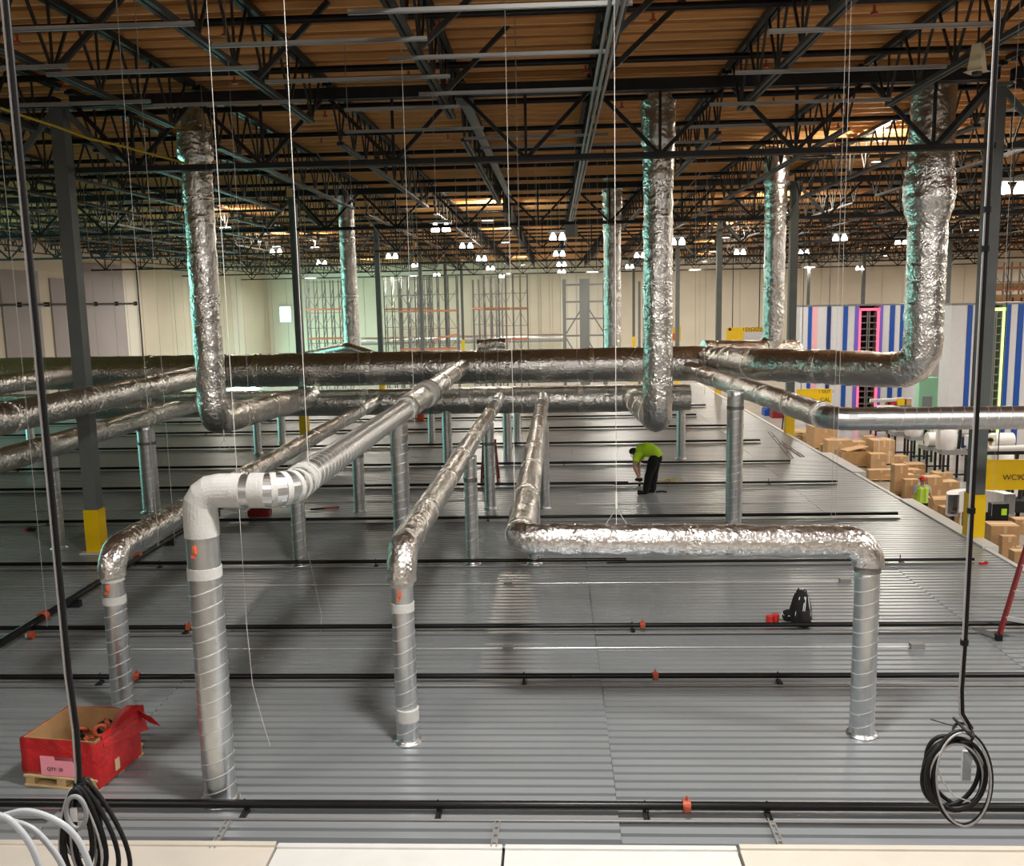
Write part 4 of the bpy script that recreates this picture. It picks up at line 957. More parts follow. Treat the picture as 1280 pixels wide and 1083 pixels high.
# worker bending over on the deck, facing left
p = on(806, 617); t = thing('person', 'worker in a hi-vis yellow shirt and black trousers bending over a tool on the deck', 'person', p)
LEG = {'pel': ((0.26, 0.03, 0.86), 0.09), 'hl': ((0.20, -0.06, 0.80), 0.085), 'kl': ((0.09, -0.08, 0.47), 0.066), 'al': ((0.00, -0.09, 0.09), 0.045), 'fl': ((-0.13, -0.11, 0.035), 0.035),
       'hr': ((0.27, 0.13, 0.80), 0.085), 'kr': ((0.24, 0.12, 0.47), 0.066), 'ar': ((0.20, 0.11, 0.09), 0.045), 'fr': ((0.07, 0.10, 0.035), 0.035)}
LE = [('pel', 'hl'), ('hl', 'kl'), ('kl', 'al'), ('al', 'fl'), ('pel', 'hr'), ('hr', 'kr'), ('kr', 'ar'), ('ar', 'fr')]
J = dict(LEG); E_ = list(LE)
J.update({'wst': ((0.18, 0.07, 1.00), 0.10), 'chest': ((-0.03, 0.16, 1.01), 0.11), 'nk': ((-0.15, 0.25, 0.97), 0.055), 'hd': ((-0.22, 0.29, 0.95), 0.085), 'tp': ((-0.28, 0.32, 0.92), 0.07),
          'sl': ((-0.17, 0.05, 0.92), 0.06), 'el': ((-0.27, -0.06, 0.68), 0.045), 'wl': ((-0.16, -0.12, 0.44), 0.033), 'sr': ((-0.04, 0.33, 0.92), 0.06), 'er': ((-0.12, 0.30, 0.66), 0.045), 'wr': ((-0.12, 0.14, 0.45), 0.033)})
E_ += [('pel', 'wst'), ('wst', 'chest'), ('chest', 'nk'), ('nk', 'hd'), ('hd', 'tp'), ('chest', 'sl'), ('sl', 'el'), ('el', 'wl'), ('chest', 'sr'), ('sr', 'er'), ('er', 'wr')]
hand(J, E_, 'wl', (-0.13, -0.14, 0.3), (1, 0, 0), 'a'); hand(J, E_, 'wr', (-0.13, 0.10, 0.32), (1, 0, 0), 'b')
skin('body', J, E_, 'pel', 'skin', t)
def wrap(name, mt, parent, tubes, balls=(), n=18):
    m = MB()
    for pts, rr in tubes:
        D = fillet(pts, 0.12, 0.04); L = [0.0]
        for i in range(1, len(D)): L.append(L[-1]+(D[i]-D[i-1]).length)
        K = [0.0]
        for i in range(1, len(pts)): K.append(K[-1]+(Vector(pts[i])-Vector(pts[i-1])).length)
        q = []
        for l in L:
            u = l/L[-1]*K[-1]; j = 0
            while j < len(K)-2 and u > K[j+1]: j += 1
            f = (u-K[j])/(K[j+1]-K[j]); f = f*f*(3-2*f); q.append(rr[j]*(1-f)+rr[j+1]*f)
        m.sweep(D, q, n, rf=lambda i, a_, l: 1+0.05*noise.noise(Vector((math.cos(a_)*2, math.sin(a_)*2, l*9))))
    for c, rx, ry, rz_ in balls: m.ell(c, rx, ry, rz_, 16, 10)
    return m.build(name, M[mt], parent, world=False)
wrap('shirt', 'hivis', t, [([(0.31, 0.03, 0.86), (0.21, 0.07, 1.01), (0.05, 0.13, 1.06), (-0.08, 0.20, 1.01), (-0.16, 0.26, 0.96)], (0.145, 0.165, 0.175, 0.165, 0.07)),
     ([(-0.10, 0.10, 0.98), (-0.17, 0.05, 0.92), (-0.23, -0.01, 0.78)], (0.10, 0.095, 0.082)), ([(-0.02, 0.27, 0.98), (-0.04, 0.33, 0.92), (-0.08, 0.32, 0.78)], (0.10, 0.095, 0.082))])
wrap('trousers', 'black_cloth', t, [([(0.24, 0.0, 0.88), LEG['hl'][0], LEG['kl'][0], (0.01, -0.09, 0.06)], (0.12, 0.13, 0.095, 0.075)), ([(0.26, 0.08, 0.88), LEG['hr'][0], LEG['kr'][0], (0.205, 0.11, 0.06)], (0.12, 0.13, 0.095, 0.075))],
     [((0.27, 0.04, 0.85), 0.155, 0.18, 0.13)])
for an, ft in (('al', 'fl'), ('ar', 'fr')):
    a, b = Vector(LEG[an][0]), Vector(LEG[ft][0]); m = MB(); m.sweep([a+Vector((0.05, 0, -0.045)), a+Vector((0, 0, -0.04)), b+Vector((0, 0, 0.01)), b+Vector((-0.03, 0, 0.005))], [0.04, 0.052, 0.048, 0.025], 10); m.build('shoe', M['black'], t, world=False)
MB().ell((-0.245, 0.30, 0.985), 0.11, 0.105, 0.09, 14, 10).build('hair', M['black'], t, world=False)
face(t, (-0.25, 0.31, 0.94), (-0.45, 0.2, -0.85), 0.09)
q = Vector((p.x-0.13, p.y-0.13, 0))
t = thing('cordless_drill', 'black cordless drill held upright by the bending worker', 'tool', (q.x, q.y, 0))
MB().sweep([(q.x, q.y, 0.34), (q.x-0.01, q.y, 0.25), (q.x-0.01, q.y, 0.20)], [0.025, 0.028, 0.03], 10).build('grip', M['black'], t)
MB().box((q.x-0.02, q.y, 0.16), (0.10, 0.09, 0.09)).build('battery', M['grey_plastic'], t)
MB().sweep([(q.x+0.06, q.y, 0.37), (q.x-0.08, q.y, 0.37), (q.x-0.12, q.y, 0.37)], [0.04, 0.04, 0.018], 12).build('motor_housing', M['black'], t)
MB().rod((q.x-0.03, q.y, 0.0), (q.x-0.03, q.y, 0.12), 0.03, 10).build('drive_bit', M['black_steel'], t)
p = on(826, 616); tag(MB().sweep([(p.x-0.12, p.y, 0.02), (p.x+0.03, p.y+0.03, 0.03), (p.x+0.14, p.y-0.02, 0.02)], 0.02, 8).build('black_strap', M['black'], loc=tuple(p)), 'short black strap lying behind the bending worker', 'strap')

def stander(px, py, z0, label, cap_m, H=1.75, sc=1.0, spread=0.30):
    """standing worker in a vest, px,py = top of the head in the photo"""
    p = on(px, py, z0+H); p.z = z0; t = thing('person', label, 'person', p)
    L = {'pel': ((0, 0, 0.94), (0.14, 0.11)), 'hl': ((-0.09, 0, 0.88), 0.09), 'kl': ((-0.11, -0.03, 0.48), 0.062), 'al': ((-0.12, 0.02, 0.09), 0.042), 'fl': ((-0.13, -0.12, 0.035), 0.034),
         'hr': ((0.09, 0, 0.88), 0.09), 'kr': ((0.11, -0.01, 0.48), 0.062), 'ar': ((0.12, 0.02, 0.09), 0.042), 'fr': ((0.13, -0.12, 0.035), 0.034)}
    le = [('pel', 'hl'), ('hl', 'kl'), ('kl', 'al'), ('al', 'fl'), ('pel', 'hr'), ('hr', 'kr'), ('kr', 'ar'), ('ar', 'fr')]
    J = dict(L); E = list(le)
    J.update({'w': ((0, 0, 1.10), (0.135, 0.10)), 'c': ((0, 0, 1.32), (0.16, 0.11)), 'n': ((0, -0.01, 1.47), 0.055), 'hd': ((0, -0.03, 1.62), (0.082, 0.095)), 'tp': ((0, -0.02, 1.71), 0.06),
              'sl': ((-0.19, 0, 1.40), 0.062), 'el': ((-spread, -0.02, 1.13), 0.045), 'wl': ((-spread-0.11, -0.12, 0.92), 0.032), 'sr': ((0.19, 0, 1.40), 0.062), 'er': ((spread-0.02, -0.02, 1.13), 0.045), 'wr': ((spread+0.07, -0.1, 0.90), 0.032)})
    E += [('pel', 'w'), ('w', 'c'), ('c', 'n'), ('n', 'hd'), ('hd', 'tp'), ('c', 'sl'), ('sl', 'el'), ('el', 'wl'), ('c', 'sr'), ('sr', 'er'), ('er', 'wr')]
    hand(J, E, 'wl', (-spread-0.15, -0.16, 0.78), (0, 1, 0), 'a'); hand(J, E, 'wr', (spread+0.1, -0.14, 0.76), (0, 1, 0), 'b')
    skin('body', J, E, 'pel', 'skin', t)
    wrap('shirt', 'grey_shirt', t, [([(0, 0, 1.40), (-0.19, 0, 1.40), (-0.25, -0.01, 1.22)], (0.09, 0.085, 0.068)), ([(0, 0, 1.40), (0.19, 0, 1.40), (0.24, -0.01, 1.22)], (0.09, 0.085, 0.068)), ([(0, 0, 1.36), (0, -0.005, 1.47)], (0.10, 0.066))])
    wrap('vest', 'hivis', t, [([(-0.06, 0, 0.90), (-0.06, 0, 1.15), (-0.08, 0, 1.36), (-0.07, 0, 1.45)], (0.155, 0.14, 0.145, 0.07)), ([(0.06, 0, 0.90), (0.06, 0, 1.15), (0.08, 0, 1.36), (0.07, 0, 1.45)], (0.155, 0.14, 0.145, 0.07))])
    for x in (-0.09, 0.09): MB().bar((x, -0.155, 0.95), (x*0.9, -0.145, 1.38), 0.03, 0.02, (0, 1, 0)).build('reflective_stripe', M['vest_stripe'], t, world=False)
    wrap('trousers', 'black_cloth', t, [([(sx*0.07, 0, 0.96), L['h'+k][0], L['k'+k][0], (L['a'+k][0][0], 0.02, 0.06)], (0.11, 0.115, 0.085, 0.068)) for sx, k in ((-1, 'l'), (1, 'r'))], [((0, 0, 0.92), 0.165, 0.125, 0.10)])
    for k in ('l', 'r'):
        a, b = Vector(L['a'+k][0]), Vector(L['f'+k][0]); MB().sweep([a+Vector((0, 0.05, -0.045)), a+Vector((0, 0, -0.04)), b+Vector((0, 0, 0.01)), b+Vector((0, -0.03, 0.005))], [0.04, 0.05, 0.046, 0.025], 10).build('shoe', M['black'], t, world=False)
    MB().ell((0, -0.01, 1.69), 0.115, 0.13, 0.085, 14, 10).build('cap', M[cap_m], t, world=False)
    MB().box((0, -0.15, 1.67), (0.15, 0.12, 0.018)).build('cap_brim', M[cap_m], t, world=False)
    face(t, (0, -0.03, 1.61), (0, -1, 0), 0.088)
    return t
stander(1153, 596, FZ, 'worker in a red cap and hi-vis vest walking among the cartons', 'red')
stander(1238, 548, FZ, 'distant worker in a hi-vis vest right of the yellow-footed column', 'black', spread=0.25)

# ------------------------------------------------------------------ cartons on the lower floor
def carton(x0, x1, yt, yb, label, rot=0.0, dk=0.9, strap=False, pallet=False, open_=False):
    a, b = on(x0, yb, FZ+(0.13 if pallet else 0)), on(x1, yb, FZ+(0.13 if pallet else 0)); D = (a.y+b.y)/2; wd = abs(b.x-a.x)
    h = max(0.15, at((x0+x1)/2, yt, D).z-a.z); dp = wd*dk; c = Vector(((a.x+b.x)/2, D+dp/2, a.z))
    t = thing('cardboard_box', label, 'box', c, rot, 'cartons on the lower floor')
    if not open_: MB().box((0, 0, h/2), (wd, dp, h)).build('carton', M['card'], t, world=False)
    else:
        MB().box((0, 0, 0.02), (wd, dp, 0.04)).build('base', M['card'], t, world=False)
        for s in (-1, 1):
            MB().box((s*(wd/2-0.02), 0, h/2), (0.04, dp, h)).build('side_panel', M['card'], t, world=False)
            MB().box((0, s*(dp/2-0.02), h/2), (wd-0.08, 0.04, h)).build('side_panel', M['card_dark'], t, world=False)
        MB().bar((-wd*0.35, -0.1, h), (wd*0.5, 0.15, h+0.15), dp*0.6, 0.03).build('loose_sheet', M['card'], t, world=False)
    if not open_:
        MB().box((0, 0, h+0.002), (wd*1.002, 0.09, 0.004)).build('tape_strip', M['tape'], t, world=False)
        MB().box((0, -dp/2-0.002, h*0.85), (0.09, 0.004, h*0.28)).build('tape_strip', M['tape'], t, world=False)
        MB().box((wd*0.28, -dp/2-0.002, h*0.42), (wd*0.22, 0.004, h*0.2)).build('print_patch', M['tape'], t, world=False)
    if strap:
        for k in (-0.25, 0.25): MB().box((wd*k, 0, h/2), (0.03, dp+0.02, h+0.02)).build('strap', M['white'], t, world=False)
    if pallet:
        q = thing('wooden_pallet', 'wooden pallet under the '+label.split(',')[0], 'pallet', (c.x, c.y, FZ), rot)
        for k in range(3): MB().box((-wd*0.45+k*wd*0.45, 0, 0.055), (0.1, dp, 0.08)).build('stringer', M['pallet'], q, world=False)
        for k in range(4): MB().box((0, -dp*0.45+k*dp*0.3, 0.11), (wd*1.04, 0.16, 0.025)).build('slat', M['pallet'], q, world=False)
        for k in range(2): MB().box((0, -dp*0.45+k*dp*0.9, 0.012), (wd*1.02, 0.14, 0.022)).build('slat', M['pallet'], q, world=False)
    return t
BX = [(1015, 1046, 534, 559, 'tall dark carton behind the end of the foil duct', 0.1, 0.9, 0, 1, 0), (1026, 1036, 556, 567, 'small carton left of the long low carton', 0, 1, 0, 0, 0), (1034, 1066, 551, 568, 'long low carton near the deck corner', 0, 0.7, 0, 1, 0),
      (1064, 1083, 553, 565, 'flat carton right of the long low carton', 0, 1, 0, 0, 0), (1081, 1093, 546, 561, 'narrow carton left of the strapped one', 0, 1, 0, 0, 0), (1090, 1118, 551, 579, 'strapped tall carton, white straps', 0.05, 0.9, 1, 1, 0),
      (1051, 1087, 565, 582, 'open cardboard tray with a loose sheet on top', 0.06, 0.8, 0, 1, 1), (1088, 1108, 568, 589, 'carton standing behind the long front one', 0, 0.8, 0, 0, 0), (1086, 1117, 588, 599, 'long low carton nearest the deck corner plate', 0, 0.4, 0, 1, 0),
      (1118, 1135, 571, 581, 'carton in front of the white film roll', 0, 1, 0, 0, 0), (1117, 1134, 582, 617, 'tall upright carton left of the red cap worker', 0.05, 0.8, 0, 1, 0), (1135, 1157, 581, 594, 'wide carton behind the red cap worker', 0, 1, 0, 0, 0),
      (1133, 1152, 588, 598, 'smaller carton behind the red cap worker', 0, 1, 0, 0, 0), (1122, 1143, 594, 618, 'carton left behind the red cap worker, second row', 0.05, 0.6, 0, 0, 0), (1130, 1147, 600, 625, 'carton at the left elbow of the red cap worker', 0.05, 0.6, 0, 0, 0),
      (1157, 1177, 597, 630, 'large carton at the right of the red cap worker', 0.12, 0.9, 0, 1, 0), (1169, 1191, 592, 604, 'carton behind the large one, top of its row', 0, 0.9, 0, 0, 0), (1175, 1199, 603, 622, 'wide carton left of the yellow column foot', 0.08, 0.8, 0, 1, 0),
      (1165, 1201, 625, 641, 'long low carton pile left of the yellow column foot', 0.05, 0.7, 0, 1, 0), (1178, 1199, 635, 654, 'carton right against the deck edge', 0.1, 0.8, 0, 1, 0), (1239, 1274, 658, 690, 'large carton right of the yellow column foot', -0.08, 0.8, 0, 1, 0),
      (1268, 1290, 650, 668, 'carton cut by the right frame edge', 0, 0.8, 0, 0, 0), (1252, 1270, 671, 696, 'carton in front of the large right one', 0, 0.6, 0, 1, 0), (1260, 1276, 685, 699, 'small carton low at the right', 0, 0.7, 0, 0, 0), (1267, 1290, 690, 712, 'lowest carton behind the red stepladder', 0, 0.7, 0, 1, 0)]
for x0, x1, yt, yb, lab, rot, dk, st, pa, op in BX: carton(x0, x1, yt, yb, lab, rot, dk, st, pa, op)
# stacks of empty pallets and red goods by the deck corner
p = on(1004, 553, FZ); t = thing('pallet_stack', 'low stack of wooden pallets beyond the deck corner', 'pallets', p)
for k in range(4):
    z = FZ+k*0.14
    for s in range(3): MB().box((p.x-0.7+s*0.7, p.y+0.5, z+0.055), (0.12, 1.2, 0.08)).build('stringer', M['pallet'], t)
    for s in range(3): MB().box((p.x, p.y+0.05+s*0.45, z+0.11), (1.6, 0.22, 0.025)).build('slat', M['pallet'], t)
for i, (px, py, mt, lab) in enumerate(((970, 522, 'dark_red', 'dark red folded goods on a pallet'), (978, 521, 'red', 'red folded goods on a pallet'), (960, 519, 'blue', 'blue folded goods beside red ones'))):
    p = on(px, py, FZ); t = thing('goods_bundle', lab+' far beyond the deck corner', 'goods', p)
    MB().box((p.x, p.y, FZ+0.2), (0.65, 0.8, 0.4)).build('bundle', M[mt], t); MB().box((p.x, p.y, FZ+0.44), (0.5, 0.6, 0.1), 0.3).build('top_fold', M[mt], t)

# packing machines with white film rolls
def machine(px, py, label, h=1.9, roll='v', flip=1):
    p = on(px, py, FZ); t = thing('packing_machine', label, 'machine', p, 0, 'packing machines')
    for sx in (-1, 1):
        for sy in (0, 1): MB().span((p.x+sx*0.45-0.04, p.y+sy*0.8-0.04, FZ), (p.x+sx*0.45+0.04, p.y+sy*0.8+0.04, FZ+h*0.55)).build('leg', M['black_steel'], t)
    MB().span((p.x-0.5, p.y-0.05, FZ+h*0.48), (p.x+0.5, p.y+0.85, FZ+h*0.56)).build('bed', M['grey_plastic'], t)
    MB().span((p.x-0.5, p.y-0.05, FZ+0.25), (p.x+0.5, p.y+0.03, FZ+0.32)).build('cross_bar', M['black_steel'], t)
    MB().bar((p.x+flip*0.3, p.y+0.4, FZ+h*0.5), (p.x+flip*0.35, p.y+0.4, FZ+h), 0.1, 0.1).build('mast', M['black_steel'], t)
    if roll == 'v':
        MB().sweep([(p.x-flip*0.25, p.y+0.3, FZ+h*0.56), (p.x-flip*0.25, p.y+0.3, FZ+h*0.62), (p.x-flip*0.25, p.y+0.3, FZ+h*0.9), (p.x-flip*0.25, p.y+0.3, FZ+h*0.95)], [0.34, 0.40, 0.40, 0.30], 16).build('film_roll', M['white_plastic'], t)
    else:
        MB().rod((p.x-0.45, p.y+0.1, FZ+h*0.72), (p.x+0.45, p.y+0.1, FZ+h*0.72), 0.30, 16).build('film_roll', M['white_plastic'], t)
    MB().rod((p.x-0.75, p.y+0.2, FZ+h*1.0), (p.x+0.65, p.y+0.2, FZ+h*1.02), 0.10, 12).build('roll_tube', M['white'], t)
    MB().box((p.x+flip*0.55, p.y-0.1, FZ+h*0.74), (0.35, 0.3, 0.42), 0.2).build('control_box', M['white_plastic'], t)
    MB().box((p.x+flip*0.58, p.y-0.26, FZ+h*0.76), (0.2, 0.02, 0.2)).build('screen', M['hivis'], t)
    return t
for a in ((1130, 573, 'packing machine with a white roll, leftmost behind the cartons', 2.2, 'h', 1), (1151, 578, 'packing machine with an upright white roll, second from the left', 2.1, 'v', 1), (1171, 591, 'packing machine with a small white control box, in the middle', 2.0, 'h', 1),
          (1192, 602, 'packing machine with the tallest upright white roll, left of the column', 2.3, 'v', 1), (1250, 598, 'packing machine behind the yellow hanging sign', 2.2, 'h', -1), (1262, 640, 'packing machine below the yellow hanging sign', 2.2, 'v', 1), (1215, 570, 'packing machine far behind the column', 1.9, 'v', 1),
          (1105, 545, 'packing machine far left with a white roll', 1.9, 'h', 1)): machine(*a)
p = on(1236, 628, FZ); t = thing('waste_bin', 'tall black bin below the yellow hanging sign', 'bin', p)
MB().sweep([(p.x, p.y, FZ), (p.x, p.y, FZ+0.05), (p.x, p.y, FZ+1.5)], [0.32, 0.36, 0.44], 4, smooth=False).build('body', M['black'], t); MB().box((p.x, p.y, FZ+1.53), (0.75, 0.75, 0.07), PI/4*0).build('lid', M['black'], t)
p = on(1240, 672, FZ); t = thing('curved_conveyor', 'grey curved conveyor guard right of the yellow column foot', 'conveyor', p)
m = MB(); vs = []; fs = []
for k in range(13):
    th = PI*k/12
    for rr, z in ((1.05, FZ+0.55), (1.05, FZ+1.25), (0.7, FZ+1.25), (0.7, FZ+0.55)): vs.append((p.x-0.1+rr*math.cos(th), p.y+0.6+rr*0.9*math.sin(th), z))
for k in range(12):
    for q in range(4): fs.append((k*4+q, k*4+(q+1) % 4, k*4+4+(q+1) % 4, k*4+4+q))
m.add(vs, fs).build('guard', M['white_plastic'], t)
for k in range(4):
    th = PI*(k+0.3)/4; MB().span((p.x-0.1+0.85*math.cos(th)-0.05, p.y+0.6+0.75*math.sin(th)-0.05, FZ), (p.x-0.1+0.85*math.cos(th)+0.05, p.y+0.6+0.75*math.sin(th)+0.05, FZ+0.56)).build('leg', M['black_steel'], t)
MB().box((p.x+0.05, p.y-0.2, FZ+0.6), (0.5, 0.3, 1.1)).build('drive_box', M['black'], t); MB().box((p.x+0.15, p.y-0.36, FZ+0.9), (0.16, 0.02, 0.2)).build('notice', M['hivis'], t)
p = on(1275, 650, FZ); t = thing('lift_frame', 'black lift frame at the right frame edge behind the cartons', 'machine', p)
for k in range(3): MB().bar((p.x-0.5+k*0.4, p.y, FZ), (p.x-0.2+k*0.4, p.y+0.4, FZ+1.9-0.3*k), 0.12, 0.12).build('arm', M['black_steel'], t)
MB().box((p.x, p.y+0.1, FZ+0.5), (1.3, 0.7, 0.4)).build('body', M['black_steel'], t)

# yellow signs
def sign(px0, py0, px1, py1, D, label, words=(), name='hanging_sign', thick=0.05):
    a, b = at(px0, py1, D), at(px1, py0, D); t = thing(name, label, 'sign', (a.x, D, a.z))
    MB().span((a.x, D, a.z), (b.x, D+thick, b.z)).build('board', M['yellow'], t)
    m = MB(); e_ = 0.03
    m.span((a.x, D-0.008, b.z-e_), (b.x, D, b.z)); m.span((a.x, D-0.008, a.z), (b.x, D, a.z+e_)); m.build('edge_trim', M['yellow'], t)
    for s, px, py, sz in words:
        q = at(px, py, D); text(s, sz, 'ink', t, (q.x-a.x, -0.012, q.z-a.z), (PI/2, 0, 0))
    return t, a, b
t, a, b = sign(1229.5, 574, 1330, 613, 22, 'yellow hanging sign lettered WC906 right of the yellow-footed column', (('WC906', 1253.0, 597.3, 0.19),))
for k in (0.3, 1.4): MB().rod((a.x+k, 22.02, b.z), (a.x+k, 22.02, 8.3), 0.012, 6).build('hanger', M['dark_steel'], t)
MB().span((a.x-0.05, 22.0, b.z+0.12), (b.x, 22.06, b.z+0.2)).build('support_rail', M['black_steel'], t)
t, a, b = sign(908, 409, 955, 427, 64, 'yellow sign board with small print on the far wall side', (('\u2022', 909.5, 412.6, 0.9), ('1', 928, 412, 0.32), ('PACKING', 932, 411.5, 0.30), ('STATION', 932, 415, 0.28)), 'wall_sign')
MB().span((a.x+1.15, 63.96, a.z), (b.x, 63.99, a.z+0.62)).build('grey_panel', M['panel_white'], t)
for k in (0.4, 2.2): MB().rod((a.x+k, 64.03, b.z), (a.x+k, 64.03, 8.0), 0.03, 6).build('hanger', M['dark_steel'], t)
t, a, b = sign(995, 486, 1040, 512, 40, 'yellow hanging sign half hidden by the foil duct at right', (('1 OUT 1', 1023, 490, 0.18), ('CAL', 1025, 500, 0.24)))
for k in (0.2, 1.3): MB().rod((a.x+k, 40.02, b.z), (a.x+k, 40.02, 8.3), 0.015, 6).build('hanger', M['dark_steel'], t)
p = at(846, 418, 80); t = thing('wall_sign', 'small yellow sign low on the far wall by the riser', 'sign', p)
MB().box((p.x, 80, p.z), (0.7, 0.06, 1.2)).build('board', M['yellow'], t); MB().box((p.x-0.25, 79.95, p.z-0.2), (0.2, 0.04, 0.6)).build('orange_panel', M['damper'], t)

# ------------------------------------------------------------------ storage wall with blue stripes at right
def storage(px0, px1, ptop, D, label, stripes, openings=(), zb=FZ):
    a, b = at(px0, ptop, D), at(px1, ptop, D); zt = a.z; t = thing('storage_wall', label, 'storage', ((a.x+b.x)/2, D, zb))
    X = lambda px: at(px, ptop, D).x
    edges = sorted(set([px0, px1]+[o[0] for o in openings]+[o[1] for o in openings]+[(s[0]+s[1])/2 for s in stripes]))
    for i in range(len(edges)-1):
        if any(o[0] <= edges[i] and edges[i+1] <= o[1] for o in openings): continue
        MB().span((X(edges[i])+0.012, D, zb), (X(edges[i+1])-0.012, D+1.2, zt)).build('wall_panel', M['panel_white'], t)
    for s in stripes: MB().span((X(s[0]), D-0.05, zb), (X(s[1]), D+0.02, zt)).build('stripe', M[s[2]], t)
    for o in openings:
        x0, x1 = X(o[0]), X(o[1]); ld = 0.14
        MB().span((x0, D+1.1, zb), (x1, D+1.2, zt)).build('back_panel', M['black'], t)
        n = 16
        for k in range(n):
            z = zb+0.4+k*(zt-zb-0.7)/n; MB().span((x0+ld, D+0.15, z), (x1-ld, D+0.9, z+0.06)).build('shelf', M['rack_grey'], t)
        for k in (0.45, 0.55): MB().span((x0+(x1-x0)*k-0.03, D+0.1, zb), (x0+(x1-x0)*k+0.03, D+0.16, zt-0.3)).build('post', M['rack_grey'], t)
        MB().span((x0, D-0.04, zb), (x0+ld, D+0.06, zt-0.15)).build('light_strip', M[o[2]], t); MB().span((x1-ld, D-0.04, zb), (x1, D+0.06, zt-0.15)).build('light_strip', M[o[2]], t)
        MB().span((x0, D-0.04, zt-0.30), (x1, D+0.06, zt-0.15)).build('light_strip', M[o[2]], t)
    MB().span((a.x, D-0.02, zt), (b.x, D+1.2, zt+0.1)).build('top_rail', M['rack_grey'], t)
    return t
storage(1000, 1168, 384, 58, 'white storage wall with blue stripes and a pink lit shelf opening', ((1010.5, 1015, 'blue'), (1016, 1022, 'pale_pink'), (1034, 1039, 'navy'), (1054.5, 1060, 'blue'), (1069, 1074, 'purple'), (1100, 1104, 'purple'), (1113, 1119, 'blue'), (1126, 1131, 'blue')), ((1074, 1100, 'led_pink'),))
storage(1155, 1192, 387, 52, 'plain white storage wall with a dark blue edge behind the wide riser', ((1180, 1185, 'navy'),))
storage(1190, 1300, 382, 46, 'white storage wall at far right with a green lit shelf opening', ((1210, 1216, 'blue'), (1259, 1264, 'blue'), (1273, 1280, 'blue')), ((1236, 1258, 'led_green'),))
# shelves with small mixed totes under the striped wall
random.seed(21)
p = on(1150, 525, FZ); t = thing('tote_shelf', 'low shelf of small mixed totes in front of the striped storage wall', 'shelf', p)
MB().box((p.x+1.0, p.y, FZ+0.9), (6.0, 0.9, 0.08)).build('shelf_board', M['rack_grey'], t)
MB().box((p.x+1.0, p.y, FZ+0.35), (6.0, 0.9, 0.08)).build('shelf_board', M['rack_grey'], t)
for k in range(5): MB().box((p.x-1.9+k*1.45, p.y, FZ+0.5), (0.08, 0.8, 1.0)).build('upright', M['black_steel'], t)
for k in range(22):
    x = p.x-1.8+(k % 11)*0.54; z = FZ+(0.39 if k < 11 else 0.94); h = random.uniform(0.22, 0.45)
    cn = random.choice(['card', 'blue', 'grey_plastic', 'yellow', 'white_plastic', 'red', 'card'])
    tt = thing('tote', 'small %s tote on the %s board of the low shelf, %s from the left' % ({'card': 'brown', 'grey_plastic': 'grey', 'white_plastic': 'white'}.get(cn, cn), 'lower' if k < 11 else 'upper', ORD[k % 11]), 'tote', (x, p.y, z), 0, 'totes on the low shelf')
    MB().box((x, p.y, z+h/2), (0.42, 0.5, h)).build('body', M[cn], tt)
    MB().box((x, p.y, z+h+0.015), (0.45, 0.53, 0.03)).build('lid', M['white_plastic'], tt)
p = at(1160, 505, 50); t = thing('green_cabinet', 'pale green cabinet by the striped wall behind the wide riser', 'cabinet', (p.x, 50, FZ))
MB().span((p.x-0.5, 50, FZ), (p.x+0.5, 50.5, p.z+1.4)).build('body', mat('pale_green', (0.30, 0.62, 0.42), 0.5), t); MB().span((p.x-0.3, 49.96, p.z-0.5), (p.x+0.2, 50.0, p.z+0.4)).build('door', M['grey_plastic'], t)

# ------------------------------------------------------------------ pallet racks
def rack(px0, px1, D, ztop, n, beams, label, post='rack_grey', depth=1.1, pw=0.09, beam_m='rack_orange', zb=FZ, braces=True):
    a, b = at(px0, 420, D), at(px1, 420, D); t = thing('pallet_rack', label, 'rack', ((a.x+b.x)/2, D, zb), 0, 'tall pallet racks')
    for k in range(n):
        x = a.x+(b.x-a.x)*k/(n-1)
        for yy in (D, D+depth): MB().span((x-pw/2, yy-pw/2, zb), (x+pw/2, yy+pw/2, ztop)).build('upright', M[post], t)
        if braces:
            m = MB(); z = zb+0.3
            while z+1.1 < ztop:
                m.bar((x, D, z), (x, D+depth, z+1.1), 0.05, 0.05); z += 1.1
            m.build('brace', M[post], t)
    if braces and n > 3:
        m = MB(); z = -1.5
        while z < ztop:
            m.span((a.x, D-0.02, z-0.025), (b.x, D+0.02, z+0.025)); z += 1.35
        for k in range(n-1):
            xa, xb = a.x+(b.x-a.x)*k/(n-1), a.x+(b.x-a.x)*(k+1)/(n-1)
            for q in range(3):
                z0 = 0.6+q*1.9; m.bar((xa, D-0.03, z0 if (k+q) % 2 else z0+1.2), (xb, D-0.03, z0+1.2 if (k+q) % 2 else z0), 0.035, 0.035)
        m.build('lattice', M[post], t)
    for z in beams:
        for yy in (D-0.06, D+depth+0.06): MB().span((a.x, yy-0.03, z-0.07), (b.x, yy+0.03, z+0.07)).build('beam', M[beam_m], t)
    return t
for k, (x0, x1, D, zt, n, bm) in enumerate(((385, 436, 82, 6.8, 6, (4.2, 1.6)), (482, 540, 80, 6.9, 7, (4.1,)), (500, 572, 74, 6.8, 7, (3.95, 0.9)), (592, 628, 84, 6.6, 6, (4.0,)), (606, 660, 78, 6.9, 7, (4.0, 1.4)), (800, 806, 76, 6.0, 2, ()))):
    rack(x0, x1, D, zt, n, bm, 'tall empty pallet rack at the far end, %s' % ['leftmost in the greenish light', 'left of centre, rear one', 'left of centre, front one', 'centre, rear one', 'centre, front one', 'narrow one by the riser'][k])
p, q = at(540, 425, 73.8), at(571, 418, 72.5)
tag(MB().bar(p, q, 0.08, 0.14).build('loose_beam', M['rack_orange'], loc=tuple(p)), 'orange beam set at a slant on the front rack left of centre', 'beam', None, 'thing')
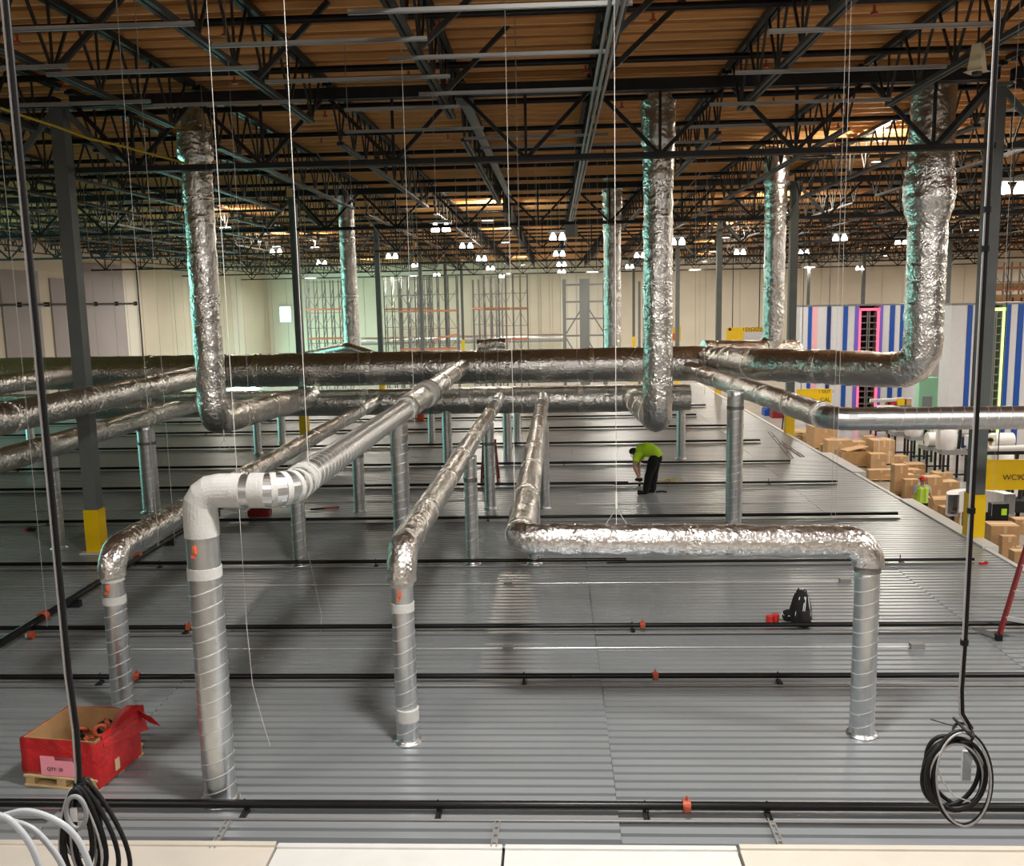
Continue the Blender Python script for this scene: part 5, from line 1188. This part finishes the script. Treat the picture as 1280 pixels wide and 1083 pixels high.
t = rack(706, 757, 58, 5.9, 3, (), 'bare grey rack tower with crossed braces right of centre', pw=0.2, braces=False)
a, b = at(706, 420, 58), at(757, 420, 58); mx = (a.x+b.x)/2
for k in range(6):
    z = 0.3+k*1.05; MB().span((a.x, 57.95, z-0.05), (b.x, 58.05, z+0.05)).build('cross_bar', M['rack_grey'], t)
MB().span((mx-0.32, 57.82, FZ), (mx+0.28, 58.3, 5.9)).build('mast', M['rack_grey'], t)
for z0, z1 in ((2.4, 4.4), (0.2, 2.4)):
    MB().bar((a.x, 57.98, z0 if z0 > 2 else z1), (mx, 57.98, z1 if z0 > 2 else z0), 0.12, 0.08).build('brace', M['rack_grey'], t)
    MB().bar((b.x, 57.98, z0 if z0 < 2 else z0), (mx, 57.98, z1), 0.12, 0.08).build('brace', M['rack_grey'], t)
rack(1240, 1300, 66, 6.6, 4, (6.2, 4.7, 3.9, 2.6, 1.4), 'orange pallet rack with cartons at the far right edge')
for k in range(8):
    p = at(1244+(k % 4)*12, 400, 66.3); z = (3.97 if k < 4 else 4.77)
    tt = thing('cardboard_box', 'small carton on the %s beam of the far right orange rack, %s from the left' % ('lower' if k < 4 else 'upper', ORD[k % 4]), 'box', (p.x, 66.5, z), 0, 'cartons on the orange rack')
    MB().box((p.x, 66.5, z+0.2), (0.62, 0.8, 0.4)).build('carton', M['card'], tt); MB().box((p.x, 66.5, z+0.402), (0.625, 0.1, 0.006)).build('tape_strip', M['tape'], tt)
rack(1274, 1330, 60, 4.2, 3, (3.6, 2.9, 2.2, 1.5, 0.8, 0.1, -0.6), 'dense dark rack with red beams right of the green lit opening', post='dark_steel', beam_m='dark_red')
# foil-wrapped bundle lying over the mains, and the far duct pieces behind them
p = at(378, 446, 34); q = at(434, 434, 32); t = thing('branch_duct', 'pale sloping foil duct just showing behind the mains, left of centre', 'duct', p)
foil([at(330, 466, 35), p, q, at(470, 446, 32)], 0.17, t, 3.0, 0.05, 22)
p = at(616, 434, 25.75); t = thing('foil_bundle', 'pale crumpled foil roll lying on top of the largest main', 'foil', p)
zt_ = 2.87+0.47+0.15
foil([(p.x-0.42, 25.75, zt_-0.03), (p.x+0.05, 25.72, zt_+0.02), (p.x+0.36, 25.7, zt_+0.0)], 0.15, t, 3.0, 0.16, 20, mt='foil_bright', fs=0.4, step=0.04)
# wide orange rail leaning against the left rear and a level grey pipe on the right
t = thing('pallet_jack', 'dark pallet jack beside the pallets beyond the deck corner', 'cart', on(977, 545, FZ)); p = on(977, 545, FZ)
for s in (-1, 1): MB().span((p.x+s*0.22-0.08, p.y, FZ+0.05), (p.x+s*0.22+0.08, p.y+1.1, FZ+0.13)).build('fork', M['dark_steel'], t)
MB().bar((p.x, p.y, FZ+0.15), (p.x, p.y-0.3, FZ+1.2), 0.06, 0.06).build('handle', M['dark_steel'], t); MB().box((p.x, p.y, FZ+0.2), (0.5, 0.25, 0.35)).build('pump_body', M['dark_red'], t)

for o in bpy.data.objects:
    if '_o' in o.keys(): del o['_o']
